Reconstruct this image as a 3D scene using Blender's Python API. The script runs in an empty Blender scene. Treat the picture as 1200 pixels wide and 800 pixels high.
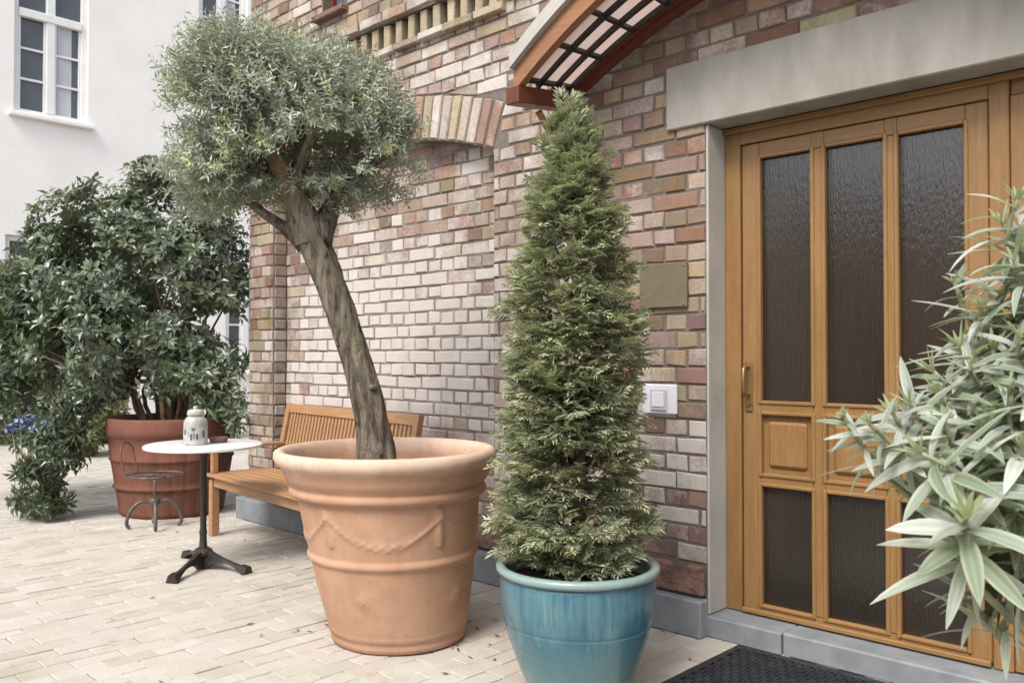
import bpy, math, random
import numpy as np
from mathutils import Vector
random.seed(7); RG = np.random.default_rng(11)
SC = bpy.context.scene
COL = SC.collection
PI = math.pi

# ------------------------------------------------------------------ helpers
class MB:
    """collects vertices, faces, per-vertex tint and material slots of ONE mesh object"""
    def __init__(s): s.v = []; s.f = []; s.t = []; s.m = []; s.n = 0; s.smooth = False
    def add(s, verts, faces, tint=(1, 1, 1, 0), mi=0):
        verts = np.asarray(verts, float)
        k = len(verts); b = s.n
        s.v.append(verts); s.n += k
        tint = np.asarray(tint, float)
        if tint.ndim == 1:
            if len(tint) == 3: tint = np.append(tint, 0)
            tint = np.tile(tint, (k, 1))
        s.t.append(tint)
        for f in faces: s.f.append(tuple(b + i for i in f))
        s.m += [mi] * len(faces)
    def box(s, x0, x1, y0, y1, z0, z1, tint=(1, 1, 1, 0), mi=0, ch=0.0):
        s.obox(((x0 + x1) / 2, (y0 + y1) / 2, (z0 + z1) / 2), (x1 - x0, 0, 0), (0, y1 - y0, 0), (0, 0, z1 - z0), tint, mi, ch)
    def obox(s, c, ax, ay, az, tint=(1, 1, 1, 0), mi=0, ch=0.0):
        """box with centre c and full edge vectors; ch = chamfer width"""
        c = np.array(c, float); A = [np.array(a, float) / 2 for a in (ax, ay, az)]
        if ch <= 0:
            V = [c + sx * A[0] + sy * A[1] + sz * A[2] for sz in (-1, 1) for sy in (-1, 1) for sx in (-1, 1)]
            s.add(V, [(0, 2, 3, 1), (4, 5, 7, 6), (0, 1, 5, 4), (2, 6, 7, 3), (0, 4, 6, 2), (1, 3, 7, 5)], tint, mi); return
        L = [np.linalg.norm(a) for a in A]
        I = [max(0, 1 - ch / l) for l in L]
        V = []; idx = {}
        for sx in (-1, 1):
            for sy in (-1, 1):
                for sz in (-1, 1):
                    S = (sx, sy, sz)
                    for k in range(3):
                        p = c.copy()
                        for j in range(3): p = p + A[j] * S[j] * (1 if j == k else I[j])
                        idx[S + (k,)] = len(V); V.append(p)
        F = []
        for k in range(3):
            a, b = [j for j in range(3) if j != k]
            for sg in (-1, 1):
                q = []
                for (u, w) in ((-1, -1), (1, -1), (1, 1), (-1, 1)):
                    S = [0, 0, 0]; S[k] = sg; S[a] = u; S[b] = w; q.append(idx[tuple(S) + (k,)])
                if (sg > 0) == (k == 1): q.reverse()
                F.append(tuple(q))
        for k in range(3):           # edges along axis k
            a, b = [j for j in range(3) if j != k]
            for u in (-1, 1):
                for w in (-1, 1):
                    S0 = [0, 0, 0]; S0[a] = u; S0[b] = w; S1 = list(S0); S0[k] = -1; S1[k] = 1
                    F.append((idx[tuple(S0) + (a,)], idx[tuple(S1) + (a,)], idx[tuple(S1) + (b,)], idx[tuple(S0) + (b,)]))
        for sx in (-1, 1):
            for sy in (-1, 1):
                for sz in (-1, 1):
                    F.append(tuple(idx[(sx, sy, sz, k)] for k in range(3)))
        s.add(V, F, tint, mi)
    def lathe(s, prof, seg=48, c=(0, 0, 0), mi=0, fn=None, tint=(1, 1, 1, 0)):
        V = []; F = []
        for (r, z) in prof:
            for j in range(seg):
                a = 2 * PI * j / seg
                rr = r + (fn(a, z) if fn else 0)
                V.append((c[0] + rr * math.cos(a), c[1] + rr * math.sin(a), c[2] + z))
        n = len(prof)
        for i in range(n - 1):
            for j in range(seg):
                k = (j + 1) % seg
                F.append((i * seg + j, i * seg + k, (i + 1) * seg + k, (i + 1) * seg + j))
        if prof[0][0] > 1e-4: F.append(tuple(range(seg))[::-1])
        if prof[-1][0] > 1e-4: F.append(tuple((n - 1) * seg + j for j in range(seg)))
        s.add(V, F, tint, mi)
    def tube(s, pts, rad, seg=8, mi=0, tint=(1, 1, 1, 0), fn=None):
        pts = [np.array(p, float) for p in pts]; n = len(pts)
        if not hasattr(rad, '__len__'): rad = [rad] * n
        V = []; F = []; up = None
        for i in range(n):
            d = pts[min(i + 1, n - 1)] - pts[max(i - 1, 0)]; d = d / (np.linalg.norm(d) + 1e-9)
            if up is None:
                up = np.array((0, 0, 1.)) if abs(d[2]) < .9 else np.array((1., 0, 0))
            a = np.cross(d, up); a /= np.linalg.norm(a) + 1e-9; b = np.cross(a, d); up = b
            for j in range(seg):
                t = 2 * PI * j / seg
                r = rad[i] * (fn(i, t) if fn else 1)
                V.append(pts[i] + r * (a * math.cos(t) + b * math.sin(t)))
        for i in range(n - 1):
            for j in range(seg):
                k = (j + 1) % seg
                F.append((i * seg + j, (i + 1) * seg + j, (i + 1) * seg + k, i * seg + k))
        F.append(tuple(range(seg))); F.append(tuple((n - 1) * seg + j for j in range(seg))[::-1])
        s.add(V, F, tint, mi)
    def build(s, name, mats, parent=None, smooth=None, autosmooth=None):
        me = bpy.data.meshes.new(name)
        V = np.concatenate(s.v) if s.v else np.zeros((0, 3))
        org = np.array(parent.matrix_basis.translation) if parent is not None and parent.type == 'EMPTY' else np.zeros(3)
        if parent is not None and parent.get('_org') is not None: org = np.array(parent['_org'])
        me.from_pydata((V - org).tolist(), [], s.f)
        at = me.attributes.new('tint', 'FLOAT_COLOR', 'POINT')
        at.data.foreach_set('color', np.concatenate(s.t).ravel())
        if not isinstance(mats, (list, tuple)): mats = [mats]
        for m in mats: me.materials.append(m)
        me.polygons.foreach_set('material_index', s.m)
        if smooth: me.polygons.foreach_set('use_smooth', [True] * len(s.f))
        me.update()
        if autosmooth:
            try: me.set_sharp_from_angle(angle=math.radians(autosmooth)); me.polygons.foreach_set('use_smooth', [True] * len(s.f))
            except Exception: pass
        o = bpy.data.objects.new(name, me); COL.objects.link(o)
        if parent is not None:
            o.parent = parent
            ORG[o.name] = org
        return o

ORG = {}
def sub(mb, name, mats, part, **k):
    """a child of a mesh part: its geometry keeps the same local frame as the part"""
    me_org = ORG.get(part.name, np.zeros(3))
    mb.v = [np.concatenate(mb.v) - me_org]
    o = mb.build(name, mats, None, **k); o.parent = part
    ORG[o.name] = me_org
    return o
def tag(o, label=None, cat=None, group=None, kind=None):
    if label: o['label'] = label
    if cat: o['category'] = cat
    if group: o['group'] = group
    if kind: o['kind'] = kind
    return o
def thing(name, label, cat, loc, group=None):
    o = bpy.data.objects.new(name, None); COL.objects.link(o); o.location = loc
    o.empty_display_size = .1
    return tag(o, label, cat, group)

# ---- materials
class G:
    def __init__(s, name):
        s.m = bpy.data.materials.new(name); s.m.use_nodes = True; s.nt = s.m.node_tree
        s.N = s.nt.nodes; s.p = s.N['Principled BSDF']; s.out = s.N['Material Output']
    def n(s, t, **k):
        x = s.N.new(t)
        for a, b in k.items(): setattr(x, a, b)
        return x
    def l(s, a, b): s.nt.links.new(a, b)
    def pos(s, scale=(1, 1, 1), rot=(0, 0, 0)):
        tc = s.n('ShaderNodeTexCoord'); mp = s.n('ShaderNodeMapping'); mp.inputs['Scale'].default_value = scale
        mp.inputs['Rotation'].default_value = rot; s.l(tc.outputs['Object'], mp.inputs[0]); return mp.outputs[0]
    def noise(s, scale, detail=4, rough=.55, vec=None, dist=0):
        x = s.n('ShaderNodeTexNoise'); x.inputs['Scale'].default_value = scale; x.inputs['Detail'].default_value = detail
        x.inputs['Roughness'].default_value = rough; x.inputs['Distortion'].default_value = dist
        s.l(vec if vec is not None else s.pos(), x.inputs['Vector']); return x.outputs['Fac']
    def ramp(s, fac, stops, interp='LINEAR'):
        r = s.n('ShaderNodeValToRGB'); e = r.color_ramp; e.interpolation = interp
        while len(e.elements) < len(stops): e.elements.new(.5)
        for el, (p, c) in zip(e.elements, stops):
            el.position = p; el.color = (c, c, c, 1) if not hasattr(c, '__len__') else (tuple(c) + (1,))[:4]
        s.l(fac, r.inputs[0]); return r.outputs[0]
    def mix(s, fac, a, b, mode='MIX'):
        x = s.n('ShaderNodeMix', data_type='RGBA', blend_type=mode)
        for sock, val in ((x.inputs['Factor'], fac), (x.inputs['A'], a), (x.inputs['B'], b)):
            if hasattr(val, 'is_output'): s.l(val, sock)
            elif hasattr(val, '__len__'): sock.default_value = (tuple(val) + (1,))[:4]
            else: sock.default_value = val if sock.type == 'VALUE' else (val, val, val, 1)
        return x.outputs['Result']
    def math(s, op, a, b=0.0, clamp=False):
        x = s.n('ShaderNodeMath', operation=op); x.use_clamp = clamp
        for i, val in enumerate((a, b)):
            if hasattr(val, 'is_output'): s.l(val, x.inputs[i])
            else: x.inputs[i].default_value = val
        return x.outputs[0]
    def tint(s):
        a = s.n('ShaderNodeAttribute'); a.attribute_name = 'tint'; return a.outputs['Color'], a.outputs['Alpha']
    def bump(s, h, strength=.3, dist=.01, prev=None):
        b = s.n('ShaderNodeBump'); b.inputs['Strength'].default_value = strength; b.inputs['Distance'].default_value = dist
        s.l(h, b.inputs['Height'])
        if prev is not None: s.l(prev, b.inputs['Normal'])
        s.l(b.outputs[0], s.p.inputs['Normal']); return b.outputs[0]
    def base(s, c, rough=.6, spec=.4, metal=0):
        if hasattr(c, 'is_output'): s.l(c, s.p.inputs['Base Color'])
        else: s.p.inputs['Base Color'].default_value = tuple(c) + (1,)
        if hasattr(rough, 'is_output'): s.l(rough, s.p.inputs['Roughness'])
        else: s.p.inputs['Roughness'].default_value = rough
        s.p.inputs['Specular IOR Level'].default_value = spec; s.p.inputs['Metallic'].default_value = metal
        return s

def m_mottled(name, a, b, scale=6, rough=.7, spec=.3, bump=.3, bs=40, bd=.004, metal=0, stretch=(1, 1, 1)):
    g = G(name); v = g.pos(stretch); f = g.noise(scale, 6, .6, v)
    g.base(g.mix(g.ramp(f, [(.3, 0), (.7, 1)]), a, b), rough, spec, metal)
    if bump: g.bump(g.noise(bs, 5, .6, v), bump, bd)
    return g.m

def mat_brick():
    g = G('brick'); c, al = g.tint()
    f = g.noise(9, 6, .65); f2 = g.noise(70, 4, .6)
    c = g.mix(g.ramp(f, [(.3, 0), (.75, .55)]), c, g.mix(1.0, c, (.62, .58, .56), 'MULTIPLY'))
    c = g.mix(g.ramp(f2, [(.35, .35), (.6, 0)]), c, (.16, .12, .10))
    # lime bloom left on the masonry, patchy
    w = g.math('ADD', al, g.math('MULTIPLY', g.math('SUBTRACT', g.noise(2.6, 9, .74), .5), 1.7))
    w = g.math('ADD', w, g.math('MULTIPLY', g.math('SUBTRACT', f2, .5), .5))
    c = g.mix(g.ramp(w, [(.38, 0), (.80, .85)]), c, g.mix(g.noise(6, 5), (.42, .385, .36), (.58, .545, .52)))
    stn = g.math('SUBTRACT', g.noise(1.6, 7, .65, g.pos((1.6, 1.6, .55)), .5), g.math('MULTIPLY', al, .12))                      # soot and damp running over many bricks
    c = g.mix(g.ramp(stn, [(.45, 0), (.68, .7)]), c, g.mix(1.0, c, (.48, .43, .39), 'MULTIPLY'))
    c = g.mix(g.ramp(g.noise(26, 6, .7), [(.57, 0), (.70, .5)]), c, (.34, .29, .25))
    g.base(c, .9, .2); b1 = g.bump(f2, .35, .004); g.bump(g.noise(18, 5), .3, .006, b1); return g.m
def mat_mortar():
    g = G('mortar'); c, al = g.tint(); f = g.noise(30, 5)
    w = g.math('ADD', al, g.math('MULTIPLY', g.math('SUBTRACT', g.noise(3.2, 8, .72), .5), 1.1))
    # 'al' is not per brick here: whitening comes from height and place only
    base = g.mix(f, (.10, .085, .073), (.20, .175, .155))
    base = g.mix(g.ramp(w, [(.30, 0), (.72, .8)]), base, (.36, .335, .31))
    g.base(base, .95, .1); g.bump(f, .5, .005); return g.m
def mat_paver():
    g = G('paver'); c, al = g.tint(); f = g.noise(5, 6, .6); f2 = g.noise(120, 3)
    c = g.mix(g.ramp(f, [(.35, .0), (.75, .45)]), c, (.36, .32, .27))
    c = g.mix(g.ramp(g.noise(.9, 5, .6), [(.45, 0), (.7, .35)]), c, (.40, .355, .295))
    c = g.mix(g.ramp(f2, [(.3, .3), (.55, 0)]), c, (.27, .24, .2))
    c = g.mix(g.ramp(g.noise(2.7, 7, .7, g.pos(), .4), [(.54, 0), (.70, .55)]), c, (.30, .245, .18))
    c = g.mix(g.ramp(g.noise(11, 5, .7), [(.60, 0), (.70, .4)]), c, (.25, .22, .18))
    g.base(c, .85, .25); g.bump(f2, .25, .002); return g.m
def mat_ground():
    g = G('joint_sand'); g.base(g.mix(g.noise(20), (.21, .185, .155), (.31, .28, .24)), .95, .1)
    g.bump(g.noise(90), .4, .004); return g.m
def mat_leaf(name, back, rough=.45, spec=.5, trans=.3, vein=False):
    g = G(name); c, al = g.tint(); geo = g.n('ShaderNodeNewGeometry')
    c = g.mix(g.ramp(g.noise(25, 2), [(.3, 0), (.7, .35)]), c, g.mix(1.0, c, (.6, .65, .6), 'MULTIPLY'))
    cc = g.mix(geo.outputs['Backfacing'], c, g.mix(.6, c, back))
    g.base(cc, rough, spec)
    t = g.n('ShaderNodeBsdfTranslucent'); g.l(g.mix(1.0, cc, (1.0, 1.05, .6), 'MULTIPLY'), t.inputs[0])
    mx = g.n('ShaderNodeMixShader'); mx.inputs[0].default_value = trans
    g.l(g.p.outputs[0], mx.inputs[1]); g.l(t.outputs[0], mx.inputs[2]); g.l(mx.outputs[0], g.out.inputs[0]); return g.m
def mat_wood(name, a, b, axis, rough=.45, scale=6):
    """grain runs along axis (0,1,2)"""
    g = G(name); st = [14, 14, 14]; st[axis] = .9
    v = g.pos(tuple(st)); f = g.noise(scale * .5, 6, .65, v, .4); fine = g.noise(scale * 3, 3, .5, v)
    c = g.mix(g.ramp(f, [(.28, 0), (.72, 1)]), a, b)
    c = g.mix(g.ramp(fine, [(.35, .28), (.6, 0)]), c, tuple(x * .55 for x in a))
    big = g.noise(2.1, 5, .65)
    c = g.mix(g.ramp(big, [(.35, .22), (.65, 0)]), c, tuple(x * .62 for x in a))
    g.base(c, rough, .4); g.bump(fine, .12, .002); return g.m
def mat_glazed():
    g = G('turquoise_glaze'); c, al = g.tint()
    tc = g.n('ShaderNodeTexCoord'); mp = g.n('ShaderNodeMapping'); mp.inputs['Scale'].default_value = (9, 9, .7)
    g.l(tc.outputs['Object'], mp.inputs[0])
    f = g.noise(2.2, 6, .6, mp.outputs[0], .3); f2 = g.noise(7, 4, .6, mp.outputs[0])
    f3 = g.noise(2.2, 3)
    d = g.mix(g.ramp(f, [(.32, 0), (.68, 1)]), (.028, .10, .14), (.105, .215, .23))
    d = g.mix(g.ramp(f2, [(.50, 0), (.66, .75)]), d, (.02, .085, .15))
    d = g.mix(g.ramp(f3, [(.42, 0), (.62, .6)]), d, (.028, .12, .185))
    sep = g.n('ShaderNodeSeparateXYZ'); g.l(tc.outputs['Object'], sep.inputs[0])
    zr = g.ramp(g.math('ADD', sep.outputs[2], g.math('MULTIPLY', g.math('SUBTRACT', f, .5), .35)), [(.02, 1), (.26, 0)])
    d = g.mix(g.math('MULTIPLY', zr, .75), d, (.155, .25, .235))     # the glaze thins and greys towards the foot
    d = g.mix(al, d, (.26, .34, .31))                               # worn lip
    g.base(d, g.math('ADD', g.math('MULTIPLY', f2, .25), .18), .5); g.p.inputs['Coat Weight'].default_value = .3
    g.bump(f2, .15, .004); return g.m
def mat_terracotta(name, a, b, bloom, bl=.5):
    g = G(name); f = g.noise(4, 7, .65); f2 = g.noise(60, 4); c, al = g.tint()
    v = g.pos((6, 6, .9)); st = g.noise(2.5, 6, .6, v)
    d = g.mix(g.ramp(f, [(.3, 0), (.7, 1)]), a, b)
    d = g.mix(g.ramp(st, [(.45, 0), (.75, .3)]), d, tuple(x * .72 for x in a))
    w = g.math('ADD', al, g.math('MULTIPLY', g.math('SUBTRACT', g.noise(5, 7, .7), .5), .9))
    d = g.mix(g.ramp(g.noise(1.8, 6, .7), [(.5, 0), (.7, .4)]), d, tuple(x * .62 for x in a))
    d = g.mix(g.ramp(w, [(.35, 0), (.85, bl)]), d, bloom)
    d = g.mix(g.ramp(g.noise(33, 5, .7), [(.60, 0), (.70, .5)]), d, tuple(x * .55 for x in a))
    g.base(d, .85, .25); b1 = g.bump(f2, .18, .003); g.bump(g.noise(14, 4), .12, .006, b1); return g.m
def mat_bark():
    g = G('olive_bark'); v = g.pos((9, 9, 2.2)); f = g.noise(3, 7, .7, v, .6); f2 = g.noise(45, 5, .65); c, al = g.tint()
    d = g.mix(g.ramp(f, [(.36, 0), (.60, 1)]), (.075, .058, .045), (.30, .255, .20))
    vs_ = g.pos((16, 16, 1.6)); stk = g.noise(1.5, 6, .7, vs_, 1.2)
    d = g.mix(g.ramp(stk, [(.34, .85), (.46, 0)]), d, (.045, .034, .026))
    d = g.mix(g.ramp(g.noise(7, 5), [(.5, 0), (.68, .55)]), d, (.26, .25, .16))
    d = g.mix(g.ramp(g.noise(11, 3, .6, g.pos((1, 1, .6))), [(.60, 0), (.66, .95)]), d, (.02, .016, .013))
    d = g.mix(al, d, g.mix(f, (.27, .165, .085), (.42, .28, .155)))    # the bared pale wood of the upper limb
    g.base(d, .9, .2); b1 = g.bump(f, 1.0, .03); b1 = g.bump(stk, .9, .03, b1); g.bump(f2, .5, .008, b1); return g.m
def mat_reeded_glass():
    g = G('rain_glass'); v = g.pos((85, 85, 4)); f = g.noise(1.6, 5, .65, v); f2 = g.noise(3.5, 3, .5, g.pos((38, 38, 9)))
    g.base(g.mix(g.ramp(g.noise(1.2, 3), [(.4, 0), (.6, 1)]), (.030, .021, .015), (.018, .014, .011)), .15, .9)
    b = g.bump(f, .4, .008); g.bump(f2, .3, .006, b); return g.m
def mat_pane(name, c, rough=.08):
    g = G(name); g.base(c, rough, .5); return g.m
def mat_canopy_sheet():
    g = G('milky_sheet'); g.base(g.mix(g.noise(6), (.62, .55, .54), (.72, .66, .65)), .4, .4)
    t = g.n('ShaderNodeBsdfTranslucent'); t.inputs[0].default_value = (.76, .68, .65, 1)
    mx = g.n('ShaderNodeMixShader'); mx.inputs[0].default_value = .72
    g.l(g.p.outputs[0], mx.inputs[1]); g.l(t.outputs[0], mx.inputs[2]); g.l(mx.outputs[0], g.out.inputs[0]); return g.m
def mat_plaster():
    g = G('white_plaster'); f = g.noise(1.2, 6, .6); f2 = g.noise(25, 6, .6)
    d = g.mix(g.ramp(f, [(.35, 0), (.75, 1)]), (.84, .825, .81), (.76, .74, .72))
    g.base(d, .9, .2); g.bump(f2, .22, .02); return g.m

M = {}
M['brick'] = mat_brick(); M['mortar'] = mat_mortar(); M['paver'] = mat_paver(); M['ground'] = mat_ground()
M['terra'] = mat_terracotta('terracotta', (.39, .22, .138), (.50, .315, .22), (.70, .58, .49), .65)
M['tub'] = mat_terracotta('red_brown_clay', (.13, .055, .038), (.20, .085, .058), (.33, .22, .17), .35)
M['glaze'] = mat_glazed(); M['bark'] = mat_bark()
M['soil'] = m_mottled('soil', (.05, .035, .025), (.12, .085, .06), 30, .95, .1, .8, 60, .02)
M['topsoil'] = m_mottled('dry_soil', (.33, .19, .12), (.40, .25, .17), 8, .95, .1, .4, 50, .01)
M['granite'] = m_mottled('blue_grey_granite', (.155, .17, .185), (.24, .255, .27), 9, .65, .35, .25, 150, .002)
M['stone'] = m_mottled('light_stone', (.35, .335, .31), (.45, .43, .40), 4, .85, .25, .35, 60, .004)
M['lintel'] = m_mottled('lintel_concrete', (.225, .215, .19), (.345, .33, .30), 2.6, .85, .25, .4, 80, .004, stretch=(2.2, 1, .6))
M['redstone'] = m_mottled('rough_brown_stone', (.10, .06, .05), (.26, .16, .13), 14, .9, .2, .9, 40, .02)
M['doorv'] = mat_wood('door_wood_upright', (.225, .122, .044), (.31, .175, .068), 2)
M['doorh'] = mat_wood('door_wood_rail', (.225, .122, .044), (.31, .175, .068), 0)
M['canwood'] = mat_wood('canopy_wood', (.25, .115, .055), (.34, .17, .085), 0, .5)
M['candark'] = mat_wood('canopy_dark_wood', (.11, .030, .018), (.17, .055, .03), 1, .4)
M['bench'] = mat_wood('bench_wood', (.31, .165, .078), (.43, .25, .13), 0)
M['rain'] = mat_reeded_glass(); M['milky'] = mat_canopy_sheet(); M['plaster'] = mat_plaster()
M['winpane'] = mat_pane('window_glass', (.085, .095, .11), .06)
M['white'] = m_mottled('white_paint', (.70, .70, .70), (.78, .78, .77), 5, .5, .4, .1)
M['iron'] = m_mottled('black_cast_iron', (.012, .010, .009), (.035, .027, .022), 20, .5, .5, .3, 60, .002)
M['steel'] = m_mottled('weathered_iron', (.05, .042, .038), (.12, .10, .09), 20, .45, .5, .2, 60, .002)
M['marble'] = m_mottled('white_marble', (.68, .67, .66), (.80, .79, .78), 4, .25, .5, 0)
M['bronze'] = m_mottled('dull_bronze', (.115, .092, .06), (.155, .125, .085), 7, .5, .4, .15, 50, .002)
M['brass'] = m_mottled('aged_brass', (.20, .12, .05), (.30, .19, .085), 12, .4, .5, .1, 50, .001, .6)
M['rubber'] = m_mottled('black_rubber', (.012, .013, .016), (.03, .031, .035), 15, .6, .4, .2)
M['plastic'] = m_mottled('pale_plastic', (.60, .60, .64), (.66, .66, .69), 4, .4, .4, 0)
M['greyplastic'] = m_mottled('grey_plastic', (.40, .41, .47), (.48, .49, .55), 4, .4, .4, 0)
M['ceramic'] = m_mottled('speckled_ceramic', (.25, .245, .235), (.50, .49, .47), 26, .3, .5, 0)
M['dark'] = m_mottled('dark_motif', (.06, .06, .065), (.13, .13, .14), 20, .5, .4, 0)
M['twig'] = m_mottled('brown_twig', (.09, .06, .04), (.19, .13, .09), 14, .9, .2, .4)
M['greystem'] = m_mottled('green_stem', (.20, .22, .13), (.33, .33, .22), 14, .7, .3, .2)
M['olive'] = mat_leaf('olive_leaf', (.40, .43, .37), .45, .45, .25)
M['laurel'] = mat_leaf('laurel_leaf', (.22, .25, .17), .30, .7, .22)
M['cypress'] = mat_leaf('cypress_spray', (.28, .31, .2), .6, .3, .4)
M['ole'] = mat_leaf('oleander_leaf', (.40, .43, .34), .5, .35, .38)
M['petal'] = mat_leaf('blue_petal', (.2, .27, .5), .7, .2, .3)
M['curtain'] = m_mottled('net_curtain', (.42, .44, .48), (.58, .60, .63), 3, .9, .1, 0, stretch=(1, 12, .5))

# ------------------------------------------------------------------ camera
CAM = np.array((0, -3.5, 1.30)); YAW = math.radians(43.6); PITCH = math.atan(.016)
FH = np.array((-math.sin(YAW), math.cos(YAW), 0)); RT = np.array((math.cos(YAW), math.sin(YAW), 0)); UP = np.array((0, 0, 1.))
FW = FH * math.cos(PITCH) + UP * math.sin(PITCH); UC = np.cross(RT, FW)
def at(px, py, t):                       # world point seen at photograph pixel px, py at depth t metres
    return CAM + (FW + RT * (px - 600) / 1000 + UC * (400 - py) / 1000) * t
cam = bpy.data.cameras.new('camera'); co = bpy.data.objects.new('camera', cam); COL.objects.link(co)
cam.lens = 30; cam.sensor_width = 36; cam.sensor_fit = 'HORIZONTAL'; cam.clip_end = 400; cam.clip_start = .05
co.location = CAM; co.rotation_euler = (PI / 2 + PITCH, 0, YAW)
cam.dof.use_dof = True; cam.dof.focus_distance = 3.4; cam.dof.aperture_fstop = 7.0
SC.camera = co

# ------------------------------------------------------------------ ground
g = MB(); g.add([(-90, -90, -.012), (90, -90, -.012), (90, 90, -.012), (-90, 90, -.012)], [(0, 1, 2, 3)])
tag(g.build('ground', M['ground']), kind='structure')
pv = MB()
def in_paving(x, y):
    if y < .03: return True
    return x < -6.36
PL, PW = .205, .105
nx0, nx1 = int(-15 / PW), int(1.6 / PW)
for i in range(nx0, nx1):
    off = (i % 2) * PL / 2 + random.uniform(-.012, .012)
    for j in range(int(-5.2 / PL), int(6 / PL)):
        x = i * PW; y = j * PL + off
        if not in_paving(x, y + PL / 2): continue
        if x < -9 and y > 2 and random.random() < .02: continue
        d = RG.normal(0, .0016, 4); h = random.gauss(0, .0012)
        gx, gy = .0016, .0016
        v = random.uniform(.93, 1.06); w = random.random()
        c = np.array((.47, .44, .40)) * v if w < .72 else (np.array((.435, .40, .352)) * v if w < .92 else np.array((.50, .475, .435)) * v)
        x0, x1, y0, y1 = x + gx + d[0], x + PW - gx + d[1], y + gy + d[2], y + PL - gy + d[3]
        e = .0035; t1, t2 = RG.normal(0, .0011, 2)
        V = [(x0, y0, -.014), (x1, y0, -.014), (x1, y1, -.014), (x0, y1, -.014),
             (x0, y0, h - .0028), (x1, y0, h - .0028), (x1, y1, h - .0028), (x0, y1, h - .0028),
             (x0 + e, y0 + e, h - t1 - t2), (x1 - e, y0 + e, h + t1 - t2), (x1 - e, y1 - e, h + t1 + t2), (x0 + e, y1 - e, h - t1 + t2)]
        F = [(8, 9, 10, 11)]
        for k in range(4):
            n = (k + 1) % 4
            F += [(k, n, 4 + n, 4 + k), (4 + k, 4 + n, 8 + n, 8 + k)]
        pv.add(V, F, tuple(c) + (0,))
tag(pv.build('paving', M['paver']), kind='structure')

# ------------------------------------------------------------------ brick building
bld = thing('brick_building', 'old yellow and red brick house wall with arched niche and wooden glazed door', 'building', (-3, 0, 0))
XC = -6.25                              # left corner of the house
NX0, NX1, NZ, RISE = -5.89, -3.484, 2.494, .21
NC = (NX0 + NX1) / 2; HC = (NX1 - NX0) / 2
AR = (HC * HC + RISE * RISE) / (2 * RISE); AZ = NZ + RISE - AR; ATH = .28; AANG = math.asin(HC / AR)
DX0, DX1, DZ = -2.072, -.30, 2.378      # door opening
COURSE = .0833; Z0 = .33
def soffit(x): return AZ + math.sqrt(max(0, AR * AR - (x - NC) ** 2))
def extrados(x):
    return AZ + math.sqrt((AR + ATH) ** 2 - (x - NC) ** 2) if abs(x - NC) < (AR + ATH) * math.sin(AANG) else -9
def white_amt(x, z):
    w = .24
    w += .95 * math.exp(-((x + 4.45) / 1.2) ** 2 - ((z - 1.35) / .75) ** 2)
    w += .34 * math.exp(-((x + 5.2) / .8) ** 2 - ((z - 1.1) / .9) ** 2)
    w += .50 * math.exp(-((x + 2.5) / .8) ** 2 - ((z - .72) / .40) ** 2)
    w += .30 * math.exp(-((x + 3.5) / .8) ** 2 - ((z - 2.5) / .7) ** 2)
    w += .20 * math.exp(-((x + 4.3) / 1.3) ** 2 - ((z - 3.1) / .6) ** 2)
    w -= .15 * math.exp(-((x + 2.3) / .5) ** 2 - ((z - 1.75) / .6) ** 2)
    w -= .28 * math.exp(-((x + 4.0) / .7) ** 2 - ((z - 2.25) / .3) ** 2)
    return w
PAL = {'red': (.26, .135, .10), 'pinkred': (.335, .215, .17), 'yellow': (.43, .365, .255), 'pale': (.455, .385, .335), 'brown': (.225, .16, .125), 'buff': (.39, .315, .245)}
def brick_tint(x, z, zone=None):
    r = random.random()
    if zone == 'niche': w = (('pinkred', .27), ('pale', .28), ('buff', .22), ('brown', .08), ('yellow', .1), ('red', .05))
    elif x > -2.95: w = (('red', .15), ('pinkred', .32), ('yellow', .17), ('pale', .14), ('brown', .07), ('buff', .15))
    elif z > 3.15: w = (('yellow', .34), ('buff', .22), ('pale', .26), ('pinkred', .14), ('brown', .04))
    else: w = (('pale', .40), ('pinkred', .20), ('yellow', .15), ('buff', .18), ('red', .04), ('brown', .03))
    for n, p in w:
        r -= p
        if r <= 0: break
    c = (np.array(PAL[n]) * .78 + np.array((.345, .285, .235)) * .22) * np.array((.84, .80, .77)) * random.uniform(.78, 1.15) + RG.normal(0, .012, 3)
    return tuple(np.clip(c, .03, .8)) + (white_amt(x, z) + random.gauss(0, .16),)
def brick(mb, quad, frame, face, depth, tint, ch=.005, gap=.0052, mi=0):
    """quad: four (u, v) corners counter-clockwise seen from outside; frame = origin, U, V, outward normal"""
    O, U, V_, Nn = frame; q = [np.array(p, float) for p in quad]
    def inset(q, g):
        r = []
        for i in range(4):
            a = q[(i + 1) % 4] - q[i]; b = q[i - 1] - q[i]
            r.append(q[i] + g * a / (np.linalg.norm(a) + 1e-9) + g * b / (np.linalg.norm(b) + 1e-9))
        return r
    q = [p + RG.normal(0, .0024, 2) for p in inset(q, gap * random.uniform(.7, 1.5))]
    qi = inset(q, ch); face = face + random.gauss(0, .0026); ch = ch * random.uniform(.7, 1.8)
    L = []
    for pts, h in ((q, face - depth), (q, face - ch), (qi, face)):
        for p in pts: L.append(O + U * p[0] + V_ * p[1] + Nn * (h + (random.gauss(0, .0007) if h == face else 0)))
    F = [(8, 9, 10, 11)]
    for k in range(4):
        n = (k + 1) % 4
        F += [(k, n, 4 + n, 4 + k), (4 + k, 4 + n, 8 + n, 8 + k)]
    mb.add(L, F, tint, mi)
FRONT = (np.zeros(3), np.array((1., 0, 0)), np.array((0, 0, 1.)), np.array((0, -1., 0)))
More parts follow.
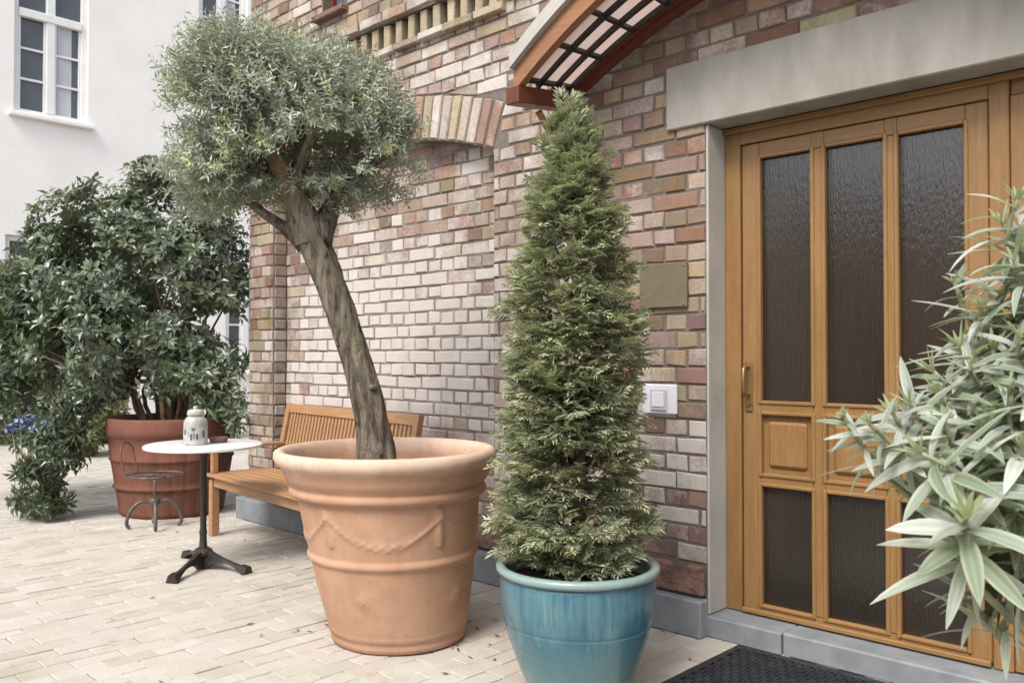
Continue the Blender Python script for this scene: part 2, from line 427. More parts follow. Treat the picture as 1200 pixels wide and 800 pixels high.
def rows(x0, x1, z0, z1, phase=0):
    """cross bond: stretcher courses and header courses in turn"""
    k = int(round((z0 - Z0) / COURSE))
    z = Z0 + k * COURSE
    while z < z1 - .01:
        kk = k + phase
        head = kk % 2 == 1
        p = .125 if head else .25
        s = x0 + (-.0625 if head else (0 if kk % 4 == 0 else -.125))
        while s < x1 - .001:
            L = p
            if random.random() < .07 and not head: L = .125
            a, b = max(s, x0), min(s + L, x1)
            if b - a > .03: yield a, b, max(z, z0), min(z + COURSE, z1)
            s += L
        z += COURSE; k += 1
w = MB()
# mortar body: the front layer, then the mass behind it
FY, BY = .008, .128
def mslab(x0, x1, z0, z1, y0=FY, y1=BY + .02): w.box(x0, x1, y0, y1, z0, z1, (1, 1, 1, 0), 1)
mslab(XC, NX0, 0, NZ); mslab(NX1, DX0 - .014, 0, NZ); mslab(NX1, DX0 - .014, NZ, 3.329); mslab(DX1 + .014, 2.2, 0, 3.329); mslab(DX0 - .014, DX1 + .014, DZ + .02, 3.329)
mslab(XC, NX0, NZ, 3.329)
na = 24
for i in range(na):                     # mortar above the niche follows the arch
    a, b = NX0 + (NX1 - NX0) * i / na, NX0 + (NX1 - NX0) * (i + 1) / na
    V = [(a, FY, soffit(a)), (b, FY, soffit(b)), (b, FY, 3.329), (a, FY, 3.329), (a, BY + .02, soffit(a)), (b, BY + .02, soffit(b)), (b, BY + .02, 3.329), (a, BY + .02, 3.329)]
    w.add(V, [(0, 1, 2, 3), (0, 4, 5, 1)], (1, 1, 1, 0), 1)
FX0, FX1, FZ0, FZ1 = -4.94, -3.39, 3.329, 3.496      # dentil recess
WX0, WX1, WZ0, WZ1 = -5.235, -4.94, 3.746, 4.62      # small upper window
mslab(XC, FX0, FZ0, FZ1); mslab(FX1, 2.2, FZ0, FZ1); mslab(XC, 2.2, FZ1, WZ0); mslab(XC, WX0, WZ0, WZ1); mslab(WX1, 2.2, WZ0, WZ1); mslab(XC, 2.2, WZ1, 6.0)
w.box(XC, DX0 - .10, BY + .02, 4.5, 0, 6.0, (1, 1, 1, 0), 1); w.box(DX0 - .10, 2.2, BY + .122, 4.5, 2.47, 6.0, (1, 1, 1, 0), 1)
w.box(DX1 + .10, 2.2, BY + .122, 4.5, 0, 2.47, (1, 1, 1, 0), 1)
def clear(a, b, z0, z1):
    """pieces of a brick that stay outside the openings"""
    zm = (z0 + z1) / 2
    cut = []
    if zm < DZ: cut.append((DX0 - .012, DX1 + .012))
    if zm < NZ: cut.append((NX0, NX1))
    if FZ0 < zm < FZ1: cut.append((FX0, FX1))
    if WZ0 < zm < WZ1: cut.append((WX0, WX1))
    seg = [(a, b)]
    for c0, c1 in cut:
        ns = []
        for s0, s1 in seg:
            if s1 <= c0 or s0 >= c1: ns.append((s0, s1)); continue
            if s0 < c0: ns.append((s0, c0))
            if s1 > c1: ns.append((c1, s1))
        seg = ns
    return [q for q in seg if q[1] - q[0] > .025]
RZ1 = NZ + ATH * math.cos(AANG)
def skew(z): return NX1 + (z - NZ) * math.tan(AANG)
for a, b, z0, z1 in rows(XC, 2.2, Z0, 6.0):
    for s0, s1 in clear(a, b, z0, z1):
        if z1 > NZ and NX0 - .14 < (s0 + s1) / 2 < NX1 + .14 and z0 < 3.1:
            XE = (AR + ATH) * math.sin(AANG) - 1e-4
            e0, e1 = (extrados(min(max(s_, NC - XE), NC + XE)) if (s1 > NC - XE and s0 < NC + XE and z1 > RZ1) else -9 for s_ in (s0, s1))
            if abs((s0 + s1) / 2 - NC) < HC and z1 <= RZ1: continue
            k0, k1 = max(z0, e0), max(z0, e1)
            if z1 - k0 < .016 and z1 - k1 < .016: continue
            q = [(s0, min(k0, z1 - .012)), (s1, min(k1, z1 - .012)), (s1, z1), (s0, z1)]
            if soffit(NC) > z1 and NX0 < s0 < NX1: continue
        else: q = [(s0, z0), (s1, z0), (s1, z1), (s0, z1)]
        if z0 < RZ1 and z1 > NZ + .004:
            zl, zh = max(z0, NZ), min(z1, RZ1)
            xs0, xs1 = skew(zl), skew(zh)
            c_ = (s0 + s1) / 2
            if c_ > NC and s0 < max(xs0, xs1) and s1 > NX1 - .2:
                if s1 < xs1 + .02: continue
                q = [(max(s0, xs0), q[0][1]), (s1, q[1][1]), (s1, z1), (max(s0, xs1), z1)]
            elif c_ < NC and s1 > 2 * NC - max(xs0, xs1) and s0 < NX0 + .2:
                if s0 > 2 * NC - xs1 - .02: continue
                q = [(s0, z0), (min(s1, 2 * NC - xs0), z0), (min(s1, 2 * NC - xs1), z1), (s0, z1)]
        brick(w, q, FRONT, 0, .05, brick_tint((s0 + s1) / 2, (z0 + z1) / 2))
# end wall at the corner and the far jamb of the niche
ENDF = (np.array((XC + .008, 0, 0)), np.array((0, -1., 0)), np.array((0, 0, 1.)), np.array((-1., 0, 0)))
for a, b, z0, z1 in rows(-4.5, -.0, Z0, 6.0): brick(w, [(a, z0), (b, z0), (b, z1), (a, z1)], ENDF, .008, .03, brick_tint(-6.2, z0))
JAMB = (np.array((NX0, 0, 0)), np.array((0, 1., 0)), np.array((0, 0, 1.)), np.array((1., 0, 0)))
z = Z0
while z < NZ - .05:
    brick(w, [(.012, z), (.122, z), (.122, min(z + COURSE, NZ)), (.012, min(z + COURSE, NZ))], JAMB, .006, .02, brick_tint(-5.9, z)); z += COURSE
wall = w.build('wall', [M['brick'], M['mortar']], bld)
# niche back
nb = MB()
for a, b, z0, z1 in rows(NX0, NX1, Z0, soffit(NC), 1):
    s = min(soffit(a), soffit(b))
    if z1 > s + .07: continue
    brick(nb, [(a, z0), (b, z0), (b, z1), (a, z1)], FRONT, -.12, .02, brick_tint((a + b) / 2, z0, 'niche'))
nb.box(NX0, NX1, BY, BY + .015, 0, soffit(NC), (1, 1, 1, .42), 1)
nb.build('blind_niche', [M['brick'], M['mortar']], bld)
# arch of soldier bricks
ab = MB(); NV = 29
for i in range(NV):
    a0, a1 = -AANG + 2 * AANG * i / NV, -AANG + 2 * AANG * (i + 1) / NV
    P = lambda r, a: (NC + r * math.sin(a), AZ + r * math.cos(a))
    c = np.array(PAL[random.choice(['pale', 'pale', 'buff', 'pinkred', 'pale', 'yellow'])]) * random.uniform(.88, 1.12)
    ra = AR if i % 2 else AR
    brick(ab, [P(ra, a0), P(ra, a1), P(AR + ATH, a1), P(AR + ATH, a0)], FRONT, .004, .125, tuple(c) + (.36 + random.gauss(0, .08),), .006, .007)
ab.build('arch', [M['brick'], M['mortar']], bld)
# dentil frieze: recess with upright bricks, projecting ledge course below, pier to its right
fz = MB()
fz.box(FX0, FX1, BY - .01, BY + .012, FZ0, FZ1, (1, 1, 1, 0), 1)
x = FX0 + .03
while x < FX1 - .05:
    brick(fz, [(x, FZ0), (x + .075, FZ0), (x + .075, FZ1), (x, FZ1)], FRONT, -.012, .10, tuple(np.array(PAL['yellow']) * random.uniform(.85, 1.1)) + (.2,)); x += .125
fz.build('dentil_frieze', [M['brick'], M['mortar']], bld)
lg = MB(); x = -4.62
while x < -3.39:
    brick(lg, [(x, 3.268), (x + .25, 3.268), (x + .25, 3.326), (x, 3.326)], FRONT, .045, .06, brick_tint(x, 3.0)); x += .25
lg.build('projecting_course', [M['brick'], M['mortar']], bld); lg = MB()
x = -5.0
while x < -3.3:
    brick(lg, [(x, 3.499), (x + .25, 3.499), (x + .25, 3.576), (x, 3.576)], FRONT, .03, .05, brick_tint(x, 3.0)); x += .25
lg.build('projecting_course', [M['brick'], M['mortar']], bld); lg = MB()
x = -3.36
while x < 1.9:
    brick(lg, [(x, 3.335), (x + .25, 3.335), (x + .25, 3.41), (x, 3.41)], FRONT, .04, .05, brick_tint(x, 3.5)); x += .25
lg.build('projecting_course', [M['brick'], M['mortar']], bld)
# upper window
uw = MB(); uw.box(WX0, WX1, .10, .112, WZ0, WZ1); uwp = uw.build('upper_window', M['winpane'], bld)
f = MB()
for a, b, c, d in ((WX0, WX0 + .04, WZ0, WZ1), (WX1 - .04, WX1, WZ0, WZ1), (WX0 + .04, WX1 - .04, WZ0, WZ0 + .045), (WX0 + .04, WX1 - .04, 4.2, 4.24)): f.box(a, b, .07, .098, c, d)
sub(f, 'frame', M['candark'], uwp)
f = MB(); f.box(WX0 - .05, WX1 + .03, -.06, .07, WZ0 - .045, WZ0 - .003, ch=.006); sub(f, 'sill', M['redstone'], uwp)
# foot of the wall: granite plinth, rough course
def blocks(mb, x0, x1, y0, y1, z0, z1, L, ch, jit=.0, wob=0):
    x = x0
    while x < x1 - .02:
        e = min(x + L * random.uniform(.85, 1.15), x1)
        if x1 - e < .12: e = x1
        d = random.gauss(0, jit)
        mb.box(x + .002, e - .002, y0 + d, y1, z0, z1, tuple(np.array((1, 1, 1)) * random.uniform(.8, 1)) + (0,), ch=ch); x = e
for a, c in ((XC - .07, DX0 - .004), (DX1 + .004, 2.2)):
    pl = MB(); blocks(pl, a, c, -.072, .0045, 0, .172, 1.0, .008); pl.build('plinth', M['granite'], bld)
for a, c in ((XC - .03, DX0 - .014), (DX1 + .014, 2.2)):
    rc = MB(); blocks(rc, a, c, -.034, .0055, .178, .322, .42, .014, .003); rc.build('rough_stone_course', M['redstone'], bld)
# lintel, jamb, step
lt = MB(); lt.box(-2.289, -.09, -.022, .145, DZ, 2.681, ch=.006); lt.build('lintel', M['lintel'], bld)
for a, c in ((DX0 - .0125, DX0), (DX1, DX1 + .0125)):
    jb = MB(); jb.box(a, c, .0015, .25, .102, DZ - .003, ch=.003); jb.build('jamb', M['stone'], bld)
st = MB(); st.box(DX0 - .06, -1.72, -.012, .30, 0, .098, ch=.007); st.box(-1.716, -.24, .0, .30, 0, .098, ch=.007)
st.build('step', M['granite'], bld)
# door
YD = .15
def wbox(mb, x0, x1, y0, y1, z0, z1, ch=.004): mb.box(x0, x1, y0, y1, z0, z1, (1, 1, 1, 0), 1 if x1 - x0 > z1 - z0 else 0, ch)
fr = MB(); wbox(fr, DX0 + .002, -1.991, YD, YD + .09, .101, DZ - .004); wbox(fr, -.932, -.862, YD, YD + .09, .101, DZ - .004)
wbox(fr, -1.990, -.933, YD + .001, YD + .09, 2.292, DZ - .004, .003); wbox(fr, -.860, DX1, YD + .02, YD + .09, 2.292, DZ - .004, .003)
wbox(fr, DX0 + .004, DX1 - .004, YD - .022, YD - .003, DZ - .032, DZ - .005, .003)
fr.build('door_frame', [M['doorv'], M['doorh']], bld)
GX = [(-1.894, -1.649), (-1.587, -1.332), (-1.277, -1.021)]
dl = MB(); y0, y1 = YD + .012, YD + .07
wbox(dl, -1.986, -1.897, y0, y1, .118, 2.288); wbox(dl, -1.018, -.937, y0, y1, .118, 2.288)
for a, b in ((-1.646, -1.590), (-1.329, -1.280)): wbox(dl, a, b, y0 + .001, y1, .148, 2.218)
for a, b in GX:
    for z0, z1 in ((2.219, 2.288), (1.030, 1.084), (.700, .750), (.118, .147)):
        wbox(dl, a - .003, b + .003, y0 + .0005, y1, z0, z1, .003)
wbox(dl, -1.646, -1.590, y0, y1, 2.219, 2.288, .001); wbox(dl, -1.329, -1.280, y0, y1, 2.219, 2.288, .001)
wbox(dl, -1.646, -1.590, y0, y1, .118, .147, .001); wbox(dl, -1.329, -1.280, y0, y1, .118, .147, .001)
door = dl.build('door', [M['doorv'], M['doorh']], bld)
def beads(mb, a, b, z0, z1, y=YD + .004, t=.003):
    mb.box(a - .014, a + t, y, y + .03, z0 - .014, z1 + .014, ch=.004); mb.box(b - t, b + .014, y, y + .03, z0 - .014, z1 + .014, ch=.004)
    mb.box(a + t, b - t, y + .001, y + .03, z0 - .014, z0 + t, mi=1, ch=.004); mb.box(a + t, b - t, y + .001, y + .03, z1 - t, z1 + .014, mi=1, ch=.004)
for a, b in GX:
    for z0, z1 in ((1.087, 2.216), (.150, .697)):
        p = MB(); p.box(a - .002, b + .002, YD + .038, YD + .046, z0 - .002, z1 + .002); sub(p, 'glass_pane', M['rain'], door)
    p = MB(); z0, z1 = .753, 1.027
    p.box(a - .002, b + .002, YD + .036, YD + .05, z0, z1); p.box(a + .030, b - .030, YD + .019, YD + .036, z0 + .032, z1 - .032, ch=.012)
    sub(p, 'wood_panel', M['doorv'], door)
bd = MB()
for a, b in GX:
    for z0, z1 in ((1.087, 2.216), (.753, 1.027), (.150, .697)): beads(bd, a, b, z0, z1)
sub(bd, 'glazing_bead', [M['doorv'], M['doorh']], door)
p = MB(); p.box(-1.985, -.938, YD - .014, YD + .010, .106, .128, ch=.004); sub(p, 'weather_bar', M['doorh'], door)
h = MB(); h.box(-1.972, -1.934, YD + .004, YD + .0115, 1.035, 1.268, ch=.004)
h.tube([(-1.953, YD + .006, 1.245), (-1.953, YD - .032, 1.245), (-1.953, YD - .042, 1.235), (-1.953, YD - .046, 1.18), (-1.953, YD - .042, 1.128), (-1.953, YD - .032, 1.118), (-1.953, YD + .006, 1.118)], .009, 10)
h.tube([(-1.953, YD + .008, 1.075), (-1.953, YD - .006, 1.075)], .011, 12)
sub(h, 'handle', M['brass'], door, autosmooth=40)
sp = MB(); wbox(sp, -.860, -.800, YD + .008, YD + .075, .105, 2.290); wbox(sp, -.36, -.303, YD + .008, YD + .075, .105, 2.290); wbox(sp, -.798, -.362, YD + .035, YD + .06, .105, 2.290, .002)
for k in range(5): wbox(sp, -.79 + k * .085, -.715 + k * .085, YD + .025, YD + .034, .12, 2.28, .004)
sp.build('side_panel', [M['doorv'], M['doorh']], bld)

# things on the wall
pq = thing('wall_plaque', 'blank dull bronze plaque fixed to the brick wall between conifer and door', 'plaque', (-2.31, 0, 1.53))
b = MB(); b.box(-2.446, -2.176, -.022, -.002, 1.528, 1.742, ch=.004); b.build('plate', M['bronze'], pq)
b = MB()
for sx in (-2.43, -2.192):
    for sz in (1.544, 1.726): c = MB(); c.lathe([(.006, 0), (.006, .003), (.001, .005)], 12, (0, 0, 0)); v_ = c.v[0]; c.v[0] = np.stack([v_[:, 0] + sx, -.0215 - v_[:, 2], v_[:, 1] + sz], 1); c.build('screw', M['brass'], pq)
ic = thing('intercom', 'small pale plastic intercom panel on the brick wall beside the door', 'intercom', (-2.33, 0, 1.01))
b = MB(); b.box(-2.432, -2.236, -.020, -.002, 1.016, 1.160, ch=.006); b.build('back_plate', M['plastic'], ic)
b = MB(); b.box(-2.38, -2.286, -.030, -.0205, 1.032, 1.138, ch=.005); q = b.build('speaker_panel', M['greyplastic'], ic)
b = MB(); b.box(-2.368, -2.298, -.0345, -.0305, 1.050, 1.124, ch=.003); sub(b, 'button', M['plastic'], q)

# ------------------------------------------------------------------ canopy over the door
cn = thing('door_canopy', 'arched red brown timber canopy with milky panes between dark bars above door', 'canopy', (-1.45, 0, 2.7))
CXm, CY = -1.45, -.48
def zw(x): return 3.037 - .208 * (x - CXm) ** 2        # arch along the wall
def zf(x): return 3.105 - .268 * (x - CXm) ** 2        # arch along the front edge
XL = 1.385
def cpt(u, v, off=0.0):                                 # u 0..1 along the arch, v 0 wall .. 1 front
    x = CXm - XL + 2 * XL * u
    return np.array((x - .03 * v * (1 - 2 * u), -.03 + (CY + .03) * v, (1 - v) * zw(x) + v * zf(x) + off))
def strip(mb, v0, v1, h0, h1, n=36):
    V = []; F = []
    for i in range(n + 1):
        u = i / n
        V += [cpt(u, v0, h0), cpt(u, v1, h0), cpt(u, v1, h1), cpt(u, v0, h1)]
    for i in range(n):
        a = 4 * i; c = a + 4
        F += [(a, a + 1, c + 1, c), (a + 1, a + 2, c + 2, c + 1), (a + 2, a + 3, c + 3, c + 2), (a + 3, a, c, c + 3)]
    F += [(0, 3, 2, 1), (4 * n, 4 * n + 1, 4 * n + 2, 4 * n + 3)]
    mb.add(V, F)
b = MB(); strip(b, .90, 1.0, .0, .105); b.build('front_arch', M['canwood'], cn)
b = MB(); strip(b, .98, 1.07, .108, .185); b.build('edge_flashing', M['stone'], cn)
b = MB(); strip(b, .0, .11, -.012, .05); strip(b, .12, .17, .012, .05); b.build('wall_arch', M['candark'], cn)
b = MB(); strip(b, .01, .9, .052, .060); b.build('pane', M['milky'], cn)
b = MB()
for v in (.165, .40, .65, .885): strip(b, v - .016, v + .016, .018, .050)
for k in range(15):
    u = .012 + .976 * k / 14
    p0, p1 = cpt(u, .02, .034), cpt(u, .9, .034)
    d = (cpt(u + .01, .5) - cpt(u - .01, .5)); d /= np.linalg.norm(d)
    ax = p1 - p0; nn = np.cross(ax / np.linalg.norm(ax), d)
    b.obox((p0 + p1) / 2, ax, d * .018, nn * .026)
b.build('glazing_bars', M['iron'], cn)
for sgn, u in ((-1, 0), (1, 1)):
    e = MB(); p0, p1 = cpt(u, 0, -.02), cpt(u, 1.03, -.02)
    ax = p1 - p0; n = np.array((0, 0, 1.))
    e.obox((p0 + p1) / 2, ax, (.085, 0, 0), n * .085, ch=.005); e.build('end_beam', M['candark'], cn)
    e = MB(); p1 = cpt(u, .62, -.085); e.tube([p1, np.array((p1[0], -.012, p1[2] - .30))], .024, 4); e.build('brace', M['canwood'], cn)

# ------------------------------------------------------------------ doormat
dm = MB(); mx0, mx1, my0, my1 = -1.90, -1.02, -.86, -.045
for a, b, c, d in ((mx0, mx1, my0, my0 + .03), (mx0, mx1, my1 - .03, my1), (mx0, mx0 + .03, my0 + .03, my1 - .03), (mx1 - .03, mx1, my0 + .03, my1 - .03)): dm.box(a, b, c, d, .003, .019, ch=.003)
dm.box(mx0 + .01, mx1 - .01, my0 + .01, my1 - .01, .002, .006)
k = 0; yy = my0 + .045
while yy < my1 - .035:
    xx = mx0 + .045 + (k % 2) * .021
    while xx < mx1 - .035:
        dm.lathe([(.0165, .006), (.0165, .018), (.0125, .019), (.0085, .018), (.008, .0065)], 8, (xx, yy, 0)); xx += .042
    yy += .0365; k += 1
dm = tag(dm.build('doormat', M['rubber']), 'black rubber ring doormat on the paving in front of the door step', 'doormat')

lt_ = MB(); P_, D_ = [], []
for cx, cy, sx, sy, n in ((-2.75, -.75, .18, .25, 20), (-3.55, -1.2, .16, .14, 10), (-2.5, -.45, .25, .2, 16), (-5.0, -.5, .9, .5, 12), (-3.2, -1.9, 1.2, .5, 9), (-6.6, -.9, .5, .3, 14)):
    for k in range(n): P_.append((random.gauss(cx, sx), min(random.gauss(cy, sy), -.1), .004)); D_.append((random.gauss(0, 1), random.gauss(0, 1), .08))
nl_ = len(P_)
LITTER = (np.array(P_), np.array(D_))

# ------------------------------------------------------------------ pots
def smoothprof(pts, n=4):
    out = []
    for i in range(len(pts) - 1):
        p0, p1, p2, p3 = (np.array(pts[max(0, min(len(pts) - 1, j))], float) for j in (i - 1, i, i + 1, i + 2))
        for k in range(n):
            t = k / n
            out.append(tuple(.5 * ((2 * p1) + (-p0 + p2) * t + (2 * p0 - 5 * p1 + 4 * p2 - p3) * t * t + (-p0 + 3 * p1 - 3 * p2 + p3) * t ** 3)))
    out.append(tuple(pts[-1])); return out
PC = np.array((-3.145, -.958, 0)); LEAN = -RT * .075     # the big pot leans a little to the left of the picture
tp = thing('terracotta_pot', 'huge pale terracotta pot with garland relief holding the leaning olive tree', 'plant pot', PC)
H = .87
prof = [(.292, 0), (.310, .008), (.314, .03), (.310, .05), (.322, .06)]
lin = lambda z: .312 + (.425 - .312) * ((z - .05) / .63) ** .8
for z in np.linspace(.075, .37, 34): prof.append((lin(z), z))
prof += [(lin(.38) + .004, .378), (lin(.39) + .012, .388), (lin(.40) + .012, .402), (lin(.41) + .004, .412)]
for z in np.linspace(.42, .655, 40): prof.append((lin(z), z))
prof += [(.43, .662), (.448, .668), (.456, .682), (.454, .697), (.445, .706), (.447, .715), (.462, .73), (.475, .755), (.482, .785), (.495, .80), (.508, .815), (.515, .835), (.512, .857), (.50, .868), (.483, .870), (.468, .862), (.458, .845), (.452, .80), (.445, .74), (.44, .70)]
NS = 5; A0 = math.atan2(-FH[1], -FH[0]) + math.radians(39)
def relief(a, z):
    h = 0; u = ((a - A0) / (2 * PI) * NS) % 1.0
    if .40 < z < .66:
        s = .605 - .125 * (1 - (2 * u - 1) ** 2)                 # hanging swag
        th = .015 + .012 * (1 - abs(2 * u - 1))
        h += .007 * math.exp(-((z - s) / (th * .8)) ** 2) * (.75 + .35 * math.sin(u * 62) * math.sin(z * 190))
        du = min(u, 1 - u) * 2 * PI / NS * .41
        if .47 < z < .64: h += .009 * math.exp(-(du / (.012 + .012 * abs(math.sin((z - .47) * 34)))) ** 2)
    if .17 < z < .31:
        du = (((a - A0) / (2 * PI) * NS + .25) % 1.0 - .5) * 2 * PI / NS * .37; dz = z - .24; r = math.hypot(du, dz)
        h += .010 * math.exp(-(r / .038) ** 2) * (.6 + .6 * math.cos(5 * math.atan2(dz, du)) ** 2)
    return h
b = MB(); b.lathe(prof, 288, (0, 0, 0), 0, relief)
V = b.v[0]; tn = b.t[0]
tn[:, 3] = .08 + .62 * np.clip((V[:, 2] - .74) / .1, 0, 1) + .25 * np.exp(-((V[:, 2] - .69) / .03) ** 2) + .15 * np.exp(-((V[:, 2] - .39) / .03) ** 2)
b.v[0] = V + PC + LEAN * (V[:, 2:3]) + RG.normal(0, .0004, (len(V), 1)) * 0
tpo = b.build('pot_body', M['terra'], tp, smooth=True)
b = MB(); sp_ = [(0.001, .745), (.15, .74), (.30, .728), (.43, .715)]
b.lathe(sp_, 48, (0, 0, 0), 0, lambda a, z: .004 * math.sin(7 * a)); V = b.v[0]; b.v[0] = V + PC + LEAN * V[:, 2:3]
b.build('soil', M['topsoil'], tp, smooth=True)

BP = np.array((-2.117, -.907, 0))
gp = thing('glazed_pot', 'turquoise glazed ceramic pot holding the cone shaped conifer', 'plant pot', BP)
prof = smoothprof([(.165, 0), (.185, .01), (.20, .04), (.235, .12), (.268, .21), (.285, .27)], 3) + [(.287, .275), (.283, .279), (.287, .284)] + \
    smoothprof([(.29, .29), (.300, .36), (.302, .42), (.300, .452)], 3) + [(.294, .457), (.296, .461), (.312, .466), (.318, .476), (.318, .488), (.310, .496), (.296, .498), (.284, .492), (.278, .47), (.272, .42)]
b = MB(); b.lathe(prof, 96, BP, 0, lambda a, z: .0012 * math.sin(z * 420) * (1 if .30 < z < .45 else 0))
V = b.v[0]; b.t[0][:, 3] = .75 * np.clip((V[:, 2] - .462) / .01, 0, 1)
b.build('pot_body', M['glaze'], gp, smooth=True)
b = MB(); b.lathe([(.001, .445), (.274, .43)], 32, BP); b.build('soil', M['soil'], gp)

TP = np.array((-7.0, -.27, 0))
tb = thing('brown_tub', 'wide red brown clay tub with banded sides under the large evergreen shrub', 'plant pot', TP)
prof = [(.38, 0), (.40, .012)] + [(.40 + (z - .012) * .15, z) for z in np.linspace(.04, .22, 6)] + [(.447, .225), (.455, .235), (.447, .247)] + [(.438 + (z - .25) * .16, z) for z in np.linspace(.26, .44, 6)] + [(.475, .45), (.485, .46), (.475, .472), (.485, .56), (.495, .64), (.512, .655), (.516, .69), (.516, .775), (.508, .79), (.48, .792), (.468, .76), (.455, .68)]
def tubrel(a, z): return (.006 if (z < .64 and abs(((a * 14 / PI) % 1) - .5) < .42) else 0)
b = MB(); b.lathe(prof, 168, TP, 0, tubrel); b.build('pot_body', M['tub'], tb, smooth=True)
b = MB(); b.lathe([(.001, .735), (.462, .72)], 32, TP); b.build('soil', M['soil'], tb)

# ------------------------------------------------------------------ foliage tools
def unit(a): return a / (np.linalg.norm(a, axis=-1, keepdims=True) + 1e-9)
def rnd_dir(n): return unit(RG.normal(size=(n, 3)))
def leaf_fan(mb, P, D, Nn, L, W, tint, fold=.22, droop=.12, mid=.45):
    """each leaf: two folded halves with a drooping tip"""
    n = len(P); D = unit(D); S = unit(np.cross(D, Nn)); Nn = np.cross(S, D)
    L = np.asarray(L).reshape(-1, 1) * np.ones((n, 1)); W = np.asarray(W).reshape(-1, 1) * np.ones((n, 1))
    c = P + D * L * mid
    v = np.stack([P, c + S * W / 2 + Nn * W * fold, P + D * L - Nn * L * droop, c - S * W / 2 + Nn * W * fold, c - Nn * L * droop * .15], 1)
    V = v.reshape(-1, 3); base = np.arange(n)[:, None] * 5
    F = np.concatenate([base + np.array([[0, 1, 4]]), base + np.array([[4, 1, 2]]), base + np.array([[0, 4, 3]]), base + np.array([[4, 2, 3]])], 0)
    mb.add(V, F.tolist(), np.repeat(tint, 5, 0))
def blob_points(blobs, n, shell=.0, cut=.0, scale=3.0):
    """points inside a union of ellipsoids (centre, radii along RT, FH, UP); shell>0 keeps to the outer part; clumpy gaps"""
    out = []; w = np.array([b[1][0] * b[1][1] * b[1][2] for b in blobs]) ** .7; w /= w.sum()
    ph = RG.uniform(0, 6, (6, 3)); fr = RG.normal(0, 1, (6, 3)) * scale
    while len(out) < n:
        b = blobs[RG.choice(len(blobs), p=w)]; d = RG.normal(size=3); d /= np.linalg.norm(d)
        r = RG.uniform(shell ** 3, 1) ** (1 / 3)
        p = b[0] + r * (RT * d[0] * b[1][0] + FH * d[1] * b[1][1] + UP * d[2] * b[1][2])
        g_ = sum(math.sin(np.dot(p, fr[i]) + ph[i][0]) for i in range(6)) / 3
        if g_ < cut: continue
        out.append(np.concatenate([p, unit(p - b[0]), [g_]]))
    return np.array(out)

# ------------------------------------------------------------------ olive tree
TB = PC + LEAN * .74 + RT * .0 + np.array((0, 0, .735)); TB = at(441, 533, 3.98); TB[2] = .70
ot = thing('olive_tree', 'old olive tree with leaning gnarled trunk and round silvery crown in terracotta pot', 'tree', TB)
def curve(pts, n):
    pts = [np.array(p, float) for p in pts]; o = []
    m = len(pts) - 1
    for k in range(n + 1):
        s = k / n * m; i = min(int(s), m - 1); t = s - i
        p0, p1, p2, p3 = pts[max(i - 1, 0)], pts[i], pts[i + 1], pts[min(i + 2, m)]
        o.append(.5 * ((2 * p1) + (-p0 + p2) * t + (2 * p0 - 5 * p1 + 4 * p2 - p3) * t * t + (-p0 + 3 * p1 - 3 * p2 + p3) * t ** 3))
    return o
tk = MB()
def gnarl(seed, amp=.12):
    r = np.random.default_rng(seed); k = r.uniform(0, 6, 8)
    return lambda i, t: 1 + amp * (math.sin(2 * t + k[0] + i * .05) * .5 + math.sin(3 * t + k[1] - i * .09) * .5 + .5 * math.sin(5 * t + k[2] + i * .21) * math.sin(i * .31 + k[3]) + .35 * math.sin(9 * t + i * .6))
pts = curve([at(443, 560, 3.97), at(439, 520, 3.98), at(430, 470, 3.99), at(413, 410, 4.0), at(397, 360, 4.0), at(380, 312, 4.0), at(362, 270, 4.0), at(350, 240, 4.02)], 60)
rad = np.interp(np.linspace(0, 1, 61), [0, .08, .2, .4, .6, .8, .9, 1], [.104, .086, .073, .067, .068, .073, .078, .06])
tk.tube(pts, rad, 28, tint=(1, 1, 1, 0), fn=gnarl(3, .17))
def limb(pl, r0, r1, seed, n=26, bare=0.0, seg=16):
    p = curve(pl, n); k = np.repeat(np.linspace(0, 1, n + 1), seg); a_ = np.tile(np.arange(seg) / seg, n + 1)
    al = np.clip(bare * (.45 + .75 * np.sin(a_ * 2 * PI + 1 + k * 5) + .4 * np.sin(k * 31 + a_ * 19)), 0, 1)
    tk.tube(p, np.linspace(r0, r1, n + 1), seg, tint=np.stack([np.ones_like(al)] * 3 + [al], 1), fn=gnarl(seed, .2))
limb([at(362, 285, 3.98), at(352, 250, 3.97), at(342, 222, 3.96), at(325, 190, 3.95), at(305, 150, 3.95)], .060, .028, 5, bare=1.0)
limb([at(375, 285, 4.0), at(385, 250, 4.05), at(400, 215, 4.1), at(415, 165, 4.15)], .06, .022, 6)
limb([at(355, 290, 4.0), at(335, 268, 4.0), at(312, 252, 4.0), at(285, 230, 4.0), at(255, 195, 4.0)], .030, .011, 7)
limb([at(350, 230, 4.0), at(352, 180, 4.05), at(345, 120, 4.1), at(350, 70, 4.1)], .045, .012, 8)
limb([at(325, 190, 3.95), at(280, 150, 3.9), at(240, 110, 3.9)], .03, .01, 9)
limb([at(400, 215, 4.1), at(440, 190, 4.05), at(475, 175, 4.0)], .022, .008, 10)
limb([at(345, 215, 4.0), at(365, 160, 3.85), at(390, 100, 3.8)], .028, .009, 12)
limb([at(350, 230, 4.0), at(320, 170, 4.25), at(300, 110, 4.35)], .03, .01, 13)
for (px, py, r) in ((424, 492, .026), (437, 452, .018), (398, 402, .018)):
    c_ = at(px, py, 3.99 - .038); tk.lathe([(r * .3, r * .35), (r * .75, r * .42), (r, r * .15), (r * 1.05, -r * .6), (r * .5, -r * 1.1)], 14, c_, tint=(1, 1, 1, 0), fn=lambda a, z: .004 * math.sin(3 * a + z * 90))
